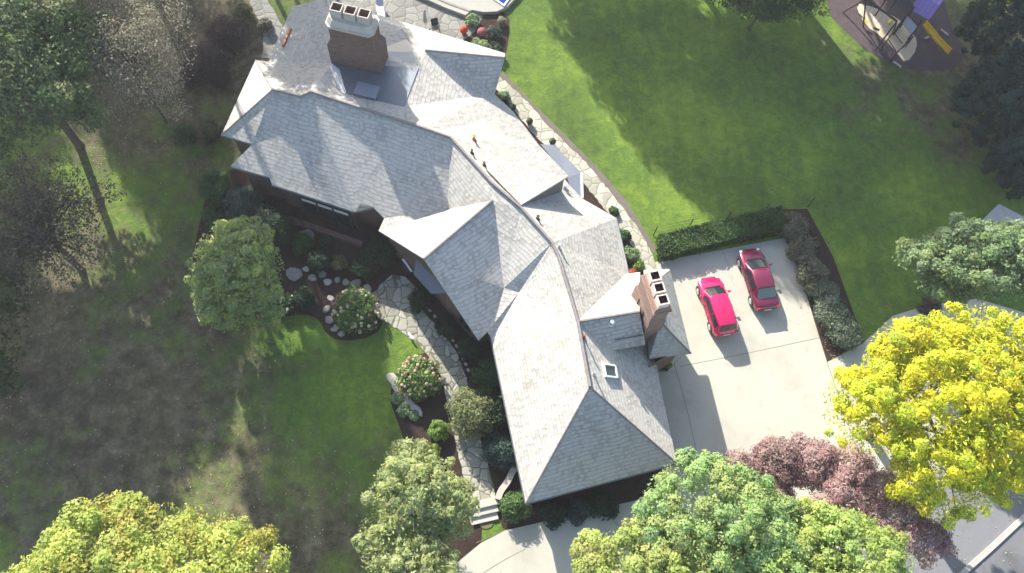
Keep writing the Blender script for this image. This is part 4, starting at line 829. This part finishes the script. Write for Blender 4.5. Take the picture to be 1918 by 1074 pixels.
o = s.build('doormat', mat_door); o.location = c_; o.rotation_euler = (0, 0, .15); tag(o, 'half round olive doormat at the foot of the stone steps', 'doormat')
# path light, bench slab, downspout bits at the porch
c_ = P(770,632,0); pl = thing('path_light', 'slim white path light lying low on the lawn edge', 'light', (c_.x, c_.y, 0)); MB().tube([(0,0,0),(0,0,.3)], .03, 6).build('stem', METAL, pl); MB().box((0,0,.32), (.5,.12,.05), -.9).build('lamp_head', WHITE, pl)
c_ = P(765,510,0); gr = thing('door_canopy', 'white edged glazed panel leaning by the entrance', 'canopy', (c_.x, c_.y, 0)); MB().box((0,0,1.1), (.12,1.1,.06), .6).build('rail', WHITE, gr); MB().box((.0,.0,.6), (.5,.5,1.0), .6).build('planter_box', FRAME_DK, gr)
# wire fence along the hedge
fp = [(1224,441), (1290,427), (1360,413), (1430,399), (1513,388)]
base = P(*fp[0]); fc = thing('wire_fence', 'thin dark wire fence running along the lawn side of the hedge', 'fence', (base.x, base.y, 0))
s = MB()
for zz in (.3, .8, 1.25): s.tube([P(*q)-base+Vector((0, 0, zz)) for q in fp], .008, 4)
s.build('wire', FRAME_DK, fc)
for q in fp: p = P(*q)-base; MB().tube([p, p+Vector((0, 0, 1.35))], .035, 6).build('post', FRAME_DK, fc)
# window well by the garage corner
c_ = P(1236,684,0); ww = thing('cellar_light_well', 'dark framed cellar light well in the angle of garage and tower', 'light well', (c_.x, c_.y, 0))
s = MB()
for dx, dy, a, b_ in ((-.42,0,.08,.8), (.42,0,.08,.8), (0,-.4,.92,.08), (0,.4,.92,.08)): s.box((dx, dy, .15), (a, b_, .3))
s.build('frame', FRAME_DK, ww); MB().box((0,0,.06), (.76,.72,.04)).build('grate', BLACK, ww)

# ------------------------------------------------------------------ pool and terrace furniture
pp = [P(880,-32,.3), P(944,12,.3), P(958,-8,.3), P(905,-60,.3)]; c_ = sum(pp, Vector())/4
pool = thing('plunge_pool', 'blue plunge pool with a white rim at the top edge of the photo', 'pool', (c_.x, c_.y, .32))
pr = [p-c_ for p in pp]; s = MB()
for i in range(4):
    a, b_ = pr[i], pr[(i+1) % 4]; d = (b_-a); s.box(((a.x+b_.x)/2, (a.y+b_.y)/2, .05), (d.length+.13, .13, .10+.006*(i % 2)), math.atan2(d.y, d.x))
s.build('rim', WHITE, pool); MB().prism([(p.x*.99, p.y*.99) for p in pr], -.1, .03).build('water', WATER, pool)
def chair(kind, label, px, py, rz, mat, cushion, group=None):
    c = P(px, py, .4); r = thing(kind, label, 'chair', (c.x, c.y, .03), rz, group)
    MB().box((0,0,.42), (.55,.52,.08)).build('seat', cushion, r, bevel=.02); MB().box((0,.29,.75), (.55,.08,.62), ax=Matrix.Rotation(-.25, 3, 'X')).build('backrest', mat, r, bevel=.02)
    for x in (-.25, .25):
        for y in (-.23, .23): MB().tube([(x, y, 0), (x*.95, y*.95, .40)], .022, 6).build('leg', mat, r)
    for x in (-.3, .3): MB().box((x, 0, .62), (.05, .5, .04)).build('armrest', mat, r)
    return r
chair('terrace_chair', 'dark round backed chair on the terrace close to the eave', 816, 52, .3, FRAME_DK, STONE_DK)
c_ = P(797,46,.5); par = thing('folded_parasol', 'folded pale canvas parasol standing on the terrace between the dark chair and the roof', 'parasol', (c_.x, c_.y, .03))
MB().tube([(0,0,0),(0,0,.08)], .30, 14).build('base', STONE_DK, par); MB().tube([(0,0,.08),(0,0,2.0)], .025, 8).build('pole', METAL, par); MB().tube([(0,0,.8),(0,0,1.1),(0,0,1.9),(0,0,2.1)], [.17,.15,.09,.02], 10).build('canopy', plain('pale_canvas', (.45,.46,.5), .8), par)
c_ = P(713,18,.5); lg = thing('sun_lounger', 'pale sun lounger half hidden above the roof edge left on the terrace', 'lounger', (c_.x, c_.y, .03), .15)
MB().box((0,-.1,.32), (.62,1.3,.06)).build('frame', METAL, lg, bevel=.01); MB().box((0,-.1,.39), (.56,1.25,.08)).build('cushion', plain('lounger_cushion', (.5,.52,.56), .8), lg, bevel=.03); MB().box((0,.72,.56), (.56,.6,.08), ax=Matrix.Rotation(.7, 3, 'X')).build('backrest', bpy.data.materials['lounger_cushion'], lg, bevel=.03)
for x in (-.27,.27):
    for y in (-.65,.45): MB().tube([(x,y,0),(x,y,.30)], .022, 6).build('leg', METAL, lg)

# ------------------------------------------------------------------ cars
def car(label, front, rear, L_, Wd, Ht, paint, hatch, z=.026):
    f = P(*front, .55); r_ = P(*rear, .55); c = (f+r_)/2; d = (f-r_); rz = math.atan2(d.y, d.x)
    root = thing('parked_car', label, 'car', (c.x, c.y, z), rz, 'cars parked on the court')
    hl = L_/2; hw = Wd/2
    # lower body: stations from rear to front: (x, half width factor, deck height, sill)
    if hatch: stn = [(-hl,.70,.62,.40),(-hl+.06,.82,.80,.30),(-hl+.25,.93,.92,.24),(-hl*.72,.99,.97,.2),(-hl*.4,1,.97,.2),(0,1,.96,.2),(hl*.30,1,.95,.2),(hl*.48,.99,.92,.2),(hl*.70,.97,.85,.22),(hl*.86,.90,.76,.24),(hl*.95,.78,.66,.28),(hl,.58,.52,.34)]
    else: stn = [(-hl,.72,.70,.40),(-hl+.06,.84,.90,.30),(-hl+.25,.93,.97,.24),(-hl*.72,.98,1.0,.2),(-hl*.4,1,.98,.2),(0,1,.95,.2),(hl*.30,1,.93,.2),(hl*.48,.99,.90,.2),(hl*.70,.97,.83,.22),(hl*.86,.90,.74,.24),(hl*.95,.78,.64,.28),(hl,.58,.50,.34)]
    s = MB(); prof = []
    for x, wf, dk_, sl_ in stn:
        w_ = hw*wf; row = [(0, sl_), (w_*.80, sl_), (w_*.96, sl_+.10), (w_, .50), (w_*.985, (dk_+.5)/2+.05), (w_*.93, dk_-.05), (w_*.80, dk_), (w_*.4, dk_+.02), (0, dk_+.03)]
        prof.append([(x, y, zz) for y, zz in row]+[(x, -y, zz) for y, zz in row[-2:0:-1]])
    n = len(prof[0])
    for rw_ in prof: s.v += [Vector(p) for p in rw_]
    for i in range(len(prof)-1):
        for j in range(n): s.f.append([i*n+j, i*n+(j+1) % n, (i+1)*n+(j+1) % n, (i+1)*n+j])
    s.f.append(list(range(n))); s.f.append([(len(prof)-1)*n+j for j in range(n)])
    body = s.build('body', paint, root, smooth=True, sub=1)
    # cabin
    if hatch: xb0, xr0, xr1, xb1 = -hl+.12, -hl+.42, hl*.18, hl*.50
    else: xb0, xr0, xr1, xb1 = -hl*.70, -hl*.42, hl*.14, hl*.50
    zb = .93; bw_ = hw*.93; rw = hw*.72
    def sec(x, zf, wdt, crown): return [(x, -wdt, zf), (x, -wdt*.6, zf+crown*.7), (x, 0, zf+crown), (x, wdt*.6, zf+crown*.7), (x, wdt, zf)]
    lowr = [sec(xb0, zb, bw_*.86, 0), sec(xr0, zb, bw_, 0), sec(xr1, zb, bw_, 0), sec(xb1, zb-.02, bw_*.86, 0)]
    top = [sec(xr0, Ht-.05, rw*.93, .045), sec((xr0+xr1)/2, Ht-.02, rw, .05), sec(xr1, Ht-.05, rw*.96, .045)]
    fr = [Vector(p) for p in lowr[3]]; 
    for i, a in enumerate((0, .13, .18, .13, 0)): fr[i].x += a
    rr = [Vector(p) for p in lowr[0]]
    for i, a in enumerate((0, -.05, -.07, -.05, 0)): rr[i].x += a
    tf = [Vector(p) for p in top[2]]; tr = [Vector(p) for p in top[0]]; tm = [Vector(p) for p in top[1]]
    for i, a in enumerate((0, .06, .08, .06, 0)): tf[i].x += a
    mid = [Vector((0, -bw_*1.01, zb)), Vector((0, bw_*1.01, zb))]; lo1 = [Vector(lowr[1][0]), Vector(lowr[1][4])]; lo2 = [Vector(lowr[2][0]), Vector(lowr[2][4])]
    s = MB()
    for a, b_ in ((tr, tm), (tm, tf)):
        for i in range(4): s.poly([a[i], a[i+1], b_[i+1], b_[i]])
    for i in range(4): s.poly([fr[i], fr[i+1], tf[i+1], tf[i]]); s.poly([rr[i+1], rr[i], tr[i], tr[i+1]])
    for k_ in (0, 4):
        j = 0 if k_ == 0 else 1
        s.poly([rr[k_], lo1[j], tr[k_]]); s.poly([lo1[j], lo2[j], tm[k_], tr[k_]]); s.poly([lo2[j], tf[k_], tm[k_]]); s.poly([lo2[j], fr[k_], tf[k_]])
    cb_ = s.build('cabin', paint, root)
    bm = bmesh.new(); bm.from_mesh(cb_.data); bmesh.ops.remove_doubles(bm, verts=bm.verts, dist=.001); bmesh.ops.recalc_face_normals(bm, faces=bm.faces); bm.to_mesh(cb_.data); bm.free()
    cb_.data.polygons.foreach_set('use_smooth', [True]*len(cb_.data.polygons)); m_ = cb_.modifiers.new('bevel', 'BEVEL'); m_.width = .03; m_.segments = 2
    def glass(name, lo_, hi_, marg, out, mat=GLASS, rows=1):
        g_ = MB(); nl = len(lo_)
        A = [lo_[i].lerp(hi_[i], marg[0]) for i in range(nl)]; B = [lo_[i].lerp(hi_[i], 1-marg[1]) for i in range(nl)]
        for r2 in (A, B):
            w0 = r2[0].copy(); w1 = r2[-1].copy(); r2[0] = w0.lerp(r2[1], marg[2]); r2[-1] = w1.lerp(r2[-2], marg[2])
        for i in range(nl-1): g_.poly([A[i]+out, A[i+1]+out, B[i+1]+out, B[i]+out])
        return g_.build(name, mat, root)
    glass('windscreen', fr, tf, (.10,.06,.22), Vector((.02,0,.022)))
    glass('rear_window', rr, tr, (.22 if hatch else .10,.10,.20), Vector((-.025,0,.018)), plain('rear_glass', (.16,.22,.21) if not hatch else (.02,.02,.025), .15, spec=.9))
    for sg, k_, j in ((-1, 0, 0), (1, 4, 1)):
        o_ = Vector((0, sg*.022, .012)); nm = 'side_window'
        a0 = lo1[j].lerp(lo2[j], .0); L0 = lambda t: lo1[j].lerp(lo2[j], t); T0 = lambda t: tr[k_].lerp(tm[k_], t*2) if t < .5 else tm[k_].lerp(tf[k_], t*2-1)
        for (t0_, t1_) in ((.04,.46),(.52,.97)):
            g_ = MB(); q = [L0(t0_).lerp(T0(t0_), .10), L0(t1_+.02).lerp(T0(t1_), .10), L0(t1_).lerp(T0(t1_), .86), L0(t0_).lerp(T0(t0_), .86)]
            g_.poly([p+o_ for p in q]); g_.build(nm, GLASS, root)
        q = [lo2[j].lerp(fr[k_], .03), lo2[j].lerp(fr[k_], .62), lo2[j].lerp(tf[k_], .78)]
        g_ = MB(); g_.poly([p+o_ for p in q]); g_.build('quarter_window', GLASS, root)
        # wheels
        for wx in (-hl*.62, hl*.62):
            w0 = MB(); w0.tube([(wx, sg*(hw-.20), .32), (wx, sg*(hw-.03), .32)], .32, 20); t_ = w0.build('wheel', BLACK, root, bevel=.02)
            w1 = MB(); w1.tube([(wx, sg*(hw-.035), .32), (wx, sg*(hw+.012), .32)], [.21, .20], 14); w1.build('rim', plain('alloy', (.62,.63,.65), .3, .8), t_)
            ar = MB(); ar.tube([(wx, sg*(hw-.05), .34), (wx, sg*(hw-.006), .34)], .37, 20); ar.build('wheel_arch', BLACK, root)
        # mirror
        mm = MB(); mx_ = hl*.33; mm.box((mx_, sg*(hw+.10), .98), (.13, .20, .13)); mm.box((mx_+.02, sg*(hw-.0), .95), (.06, .12, .04)); mm.build('mirror', paint, root, bevel=.02)
        MB().ball((hl-.20, sg*hw*.68, .64), (.13,.12,.05), 2).build('headlight', plain('headlight_glass', (.7,.72,.75), .1, spec=.9), root)
        MB().box((-hl+.07, sg*hw*.74, .82), (.10, .24, .13)).build('tail_light', plain('tail_lens', (.45,.02,.02), .2), root, bevel=.02)
        MB().box((0, sg*(hw+.004), .60), (L_*.5, .02, .03)).build('door_trim', BLACK, root)
        for hx in (-.25, .55): MB().box((hx, sg*(hw-.0), .82), (.16, .035, .03)).build('door_handle', paint, root)
    MB().box((-hl-.015, 0, .62), (.03, .50, .11)).build('number_plate', WHITE, root); MB().box((hl+.0, 0, .42), (.04, .7, .12)).build('grille', BLACK, root)
    gp = MB(); gp.box((-hl*.66 if not hatch else -hl*.9, 0, 1.035 if not hatch else .99), (.015, hw*1.35, .015))
    for sg in (-1, 1):
        for gx in (-hl*.36, .06, hl*.40): gp.box((gx, sg*(hw-.004), .66), (.014, .03, .50))
        gp.box((hl*.68, sg*hw*.72, .90), (hl*.42, .014, .014), ax=Matrix.Rotation(.10, 3, 'Y'))
    gp.build('panel_gap', BLACK, root)
    MB().box((xb1-.02+.18, 0, zb+.0), (.10, bw_*1.3, .02)).build('wiper_cowl', BLACK, root)
    MB().tube([(xr0+.15, 0, Ht), (xr0+.05, 0, Ht+.16)], .008, 4).build('aerial', BLACK, root)
    return root
def paintm(name, col): 
    m, N, L, b = newmat(name); b.inputs['Base Color'].default_value = (*col, 1); b.inputs['Metallic'].default_value = .35; b.inputs['Roughness'].default_value = .32; b.inputs['Coat Weight'].default_value = 1; b.inputs['Coat Roughness'].default_value = .04
    return m
car('bright crimson hatchback parked beside the pale chimney, nearer the house', (1325,521), (1360,627), 4.25, 1.78, 1.48, paintm('crimson_paint', (.60,.006,.10)), True)
car('dark maroon saloon parked farther from the house by the hedge', (1402,468), (1437,580), 4.6, 1.80, 1.45, paintm('maroon_paint', (.16,.008,.035)), False)

# ------------------------------------------------------------------ play set
def pz(x, y, z=0): return P(x, y, z)
c_ = P(1690,40,0); ps = thing('play_set', 'dark timber play set with climbing net, swing beams and a grey platform', 'play set', (c_.x, c_.y, 0)); rel = Vector((c_.x, c_.y, 0))
def beam(name, a, b_, r, mat=TIMBER): MB().tube([Vector(a)-rel, Vector(b_)-rel], r, 6).build(name, mat, ps)
A_ = pz(1622,-2,2.2); B_ = pz(1680,40,2.2); beam('swing_beam', A_, B_, .09)
for q, e in ((A_, (-.8,.6)), (A_, (.6,-.9)), (B_, (-.9,-1.0)), (B_, (.9,.7))): beam('post', q, (q.x+e[0], q.y+e[1], 0), .06)
for x in (.25,.4,.6,.75):
    q = A_.lerp(B_, x); beam('swing_chain', q, (q.x, q.y, .5), .012, METAL)
for x in (.325,.675):
    q = A_.lerp(B_, x); MB().box(q-rel+Vector((0,0,-1.72)), (.5,.2,.04), -.6).build('swing_seat', YEL if x < .5 else BLACK, ps)
beam('side_rail', pz(1690,38,1.3), pz(1663,74,1.3), .05); beam('side_rail', pz(1711,68,1.3), pz(1680,99,1.3), .05); beam('side_rail', pz(1664,74,1.3), pz(1680,99,1.3), .04); beam('side_rail', pz(1675,62,1.3), pz(1690,82,1.3), .035)
for q in ((1663,74),(1680,99),(1690,38),(1711,68)): p = pz(*q, 1.3); beam('post', p, (p.x, p.y, 0), .05)
q = [pz(1690,42,1.5), pz(1698,28,1.5), pz(1718,50,1.5), pz(1708,66,1.5)]; MB().prism([(p.x-rel.x, p.y-rel.y) for p in q], 1.40, 1.5).build('platform', GREY, ps)
for p in q: beam('post', (p.x, p.y, 0), (p.x, p.y, 2.3), .06)
q = [pz(1664,-8,2.3), pz(1700,26,2.3), pz(1712,14,2.3), pz(1690,-16,2.3)]
for i in range(7):
    a = q[0].lerp(q[3], i/6); b_ = q[1].lerp(q[2], i/6); beam('roof_slat', a, b_, .045, BLACK)
for p in q: beam('post', (p.x, p.y, 0), p, .06)
p1, p2 = pz(1722,28,1.5), pz(1750,-12,2.4); d = p2-p1; s = MB(); nrm = Vector((-d.y, d.x, 0)).normalized()*.85; m_ = (p1+p2)/2+Vector((0,0,.35))
for a, b_ in ((p1, m_), (m_, p2)): s.poly([a-nrm-rel, a+nrm-rel, b_+nrm-rel, b_-nrm-rel])
aw = s.build('awning', PURP, ps); aw.modifiers.new('sol', 'SOLIDIFY').thickness = .05
for i in range(5):
    o_ = nrm*(-.8+i*.4); MB().tube([p1+o_-rel+Vector((0,0,.03)), m_+o_-rel+Vector((0,0,.03)), p2+o_-rel+Vector((0,0,.03))], .035, 4).build('awning_stripe', plain('awning_pale', (.55,.5,.68), .8), aw)
# slide: trough with side walls
a = pz(1731,45,1.3); b_ = pz(1779,98,.25); d = (b_-a); nrm = Vector((-d.y, d.x, 0)).normalized()*.26; s = MB(); prev = None
for i in range(9):
    t = i/8; p = a+d*t; p.z = .22+1.1*(1-t)**1.25; row = [p-nrm*1.15+Vector((0,0,.16)), p-nrm, p+nrm, p+nrm*1.15+Vector((0,0,.16))]; row = [x-rel for x in row]
    if prev:
        for j in range(3): s.poly([prev[j], prev[j+1], row[j+1], row[j]])
    prev = row
sl_ = s.build('slide', YEL, ps); sl_.modifiers.new('sol', 'SOLIDIFY').thickness = .03
for t in (.1, .6, .95):
    p = a+d*t; zt = .2+1.1*(1-t)**1.25; beam('slide_leg', (p.x, p.y, 0), (p.x, p.y, zt-.02), .03)
c_ = P(1668,42,.15); o = MB().ball((0,0,0), .18, 2).build('play_ball', plain('ball_yellow', (.75,.6,.05), .35), smooth=True); o.location = (c_.x, c_.y, .2); tag(o, 'bright yellow ball lying on the painted sun patch of the play area', 'ball')
for i, (x, y, rz, lb) in enumerate([(1613,30,-1.0,'pale board lying at the left end of the painted sun patch'), (1735,72,.5,'small white toy beside the yellow slide'), (1768,62,-.9,'pale plank on the far side of the yellow slide'), (1680,122,-.8,'pale kerb stone at the tip of the play area')]):
    p = P(x, y, 0); o = MB().box((0,0,.06), (.75 if i != 1 else .4, .16, .09), rz).build('plank' if i != 1 else 'toy', STONE, bevel=.02); o.location = (p.x, p.y, .02); tag(o, lb, 'plank' if i != 1 else 'toy')

# ------------------------------------------------------------------ neighbouring outbuilding under the pale tree
q = [P(1871,382,2.9), P(1818,434,2.9), P(1925,500,2.9), P(1985,440,2.9)]; c_ = sum(q, Vector())/4; c_.z = 0
ob = thing('garden_pavilion', 'small pavilion with a flat grey hipped roof below the pale green tree', 'pavilion', (c_.x, c_.y, 0))
s = MB(); qq = [p-c_ for p in q]; pk_ = [qq[0].lerp(qq[3], .5).lerp(qq[1].lerp(qq[2], .5), .25)+Vector((0,0,.8)), qq[0].lerp(qq[3], .5).lerp(qq[1].lerp(qq[2], .5), .75)+Vector((0,0,.8))]
s.poly([qq[0], qq[1], pk_[1], pk_[0]]); s.poly([qq[1], qq[2], pk_[1]]); s.poly([qq[2], qq[3], pk_[0], pk_[1]]); s.poly([qq[3], qq[0], pk_[0]]); s.poly(qq)
s.build('roof', plain('grey_shingle', (.24,.25,.27), .8, 0, .25, 4, .3), ob)
s = MB(); s.prism([(p.x*.9, p.y*.9) for p in qq], 0, 2.85); s.build('wall', WALL, ob)
a, b_ = qq[0]*.9, qq[1]*.9; m_ = a.lerp(b_, .5); an = math.atan2(b_.y-a.y, b_.x-a.x)
dr = MB().box((m_.x, m_.y, 1.05), (1.0,.12,2.1), an).build('door', FRAME, ob); MB().box((m_.x+.2, m_.y+.06, 1.05), (.06,.12,.12), an).build('handle', METAL, dr)

# ------------------------------------------------------------------ fallen leaves
def scatter(name, label, regions, size, cols, seed, zoff=.03):
    rng = np.random.default_rng(seed); PS = []
    for (cx_, cy_, rx, ry, n) in regions:
        a = rng.random(n)*2*np.pi; r_ = np.sqrt(rng.random(n)); PS.append(np.stack([cx_+np.cos(a)*r_*rx, cy_+np.sin(a)*r_*ry, np.full(n, zoff)+rng.random(n)*.03], 1))
    p = np.concatenate(PS); n = len(p); nn = rng.normal(size=(n, 3))*.25+[0, 0, 1]
    o = link(name, leaf_mesh(name, p, nn, size*rng.uniform(.5, 1.5, n), leaf_cols(rng, n, cols, .3), rng, 1.1), LEAF); o['kind'] = 'stuff'; o['label'] = label; return o
scatter('fallen_leaves', 'pale fallen leaves scattered over the shaded left lawn', [(-24,25,13,22,900), (-30,22,6,5,300), (-27,30,3,5,260), (-14,8,9,4,260), (-31,10,4,7,200)], .07, [(.45,.42,.32),(.35,.28,.16),(.28,.18,.10),(.5,.48,.42)], 301)
scatter('fallen_leaves', 'dry leaves gathered along the planting bed by the court', [(24.3,17.6,.9,1.6,240), (22.6,21,.5,2.0,70)], .08, [(.40,.26,.12),(.3,.17,.09),(.45,.36,.2)], 302)
scatter('fallen_leaves', 'yellow leaves fallen on the driveway under the yellow tree', [(29,5,5,5,160)], .08, [(.55,.5,.3),(.5,.42,.05)], 303, .05)

# ------------------------------------------------------------------ thin autumn haze
hz = MB().box((0, 45, 24.7), (300, 260, 51.6)).build('haze', None); hz['kind'] = 'stuff'
hm = bpy.data.materials.new('haze'); hm.use_nodes = True; hn = hm.node_tree; hn.nodes.remove(hn.nodes['Principled BSDF'])
pv = hn.nodes.new('ShaderNodeVolumePrincipled'); pv.inputs['Color'].default_value = (.95, .95, 1, 1); pv.inputs['Density'].default_value = 0.00045; pv.inputs['Anisotropy'].default_value = 0.3
hn.links.new(pv.outputs[0], hn.nodes['Material Output'].inputs['Volume']); hz.data.materials.append(hm)
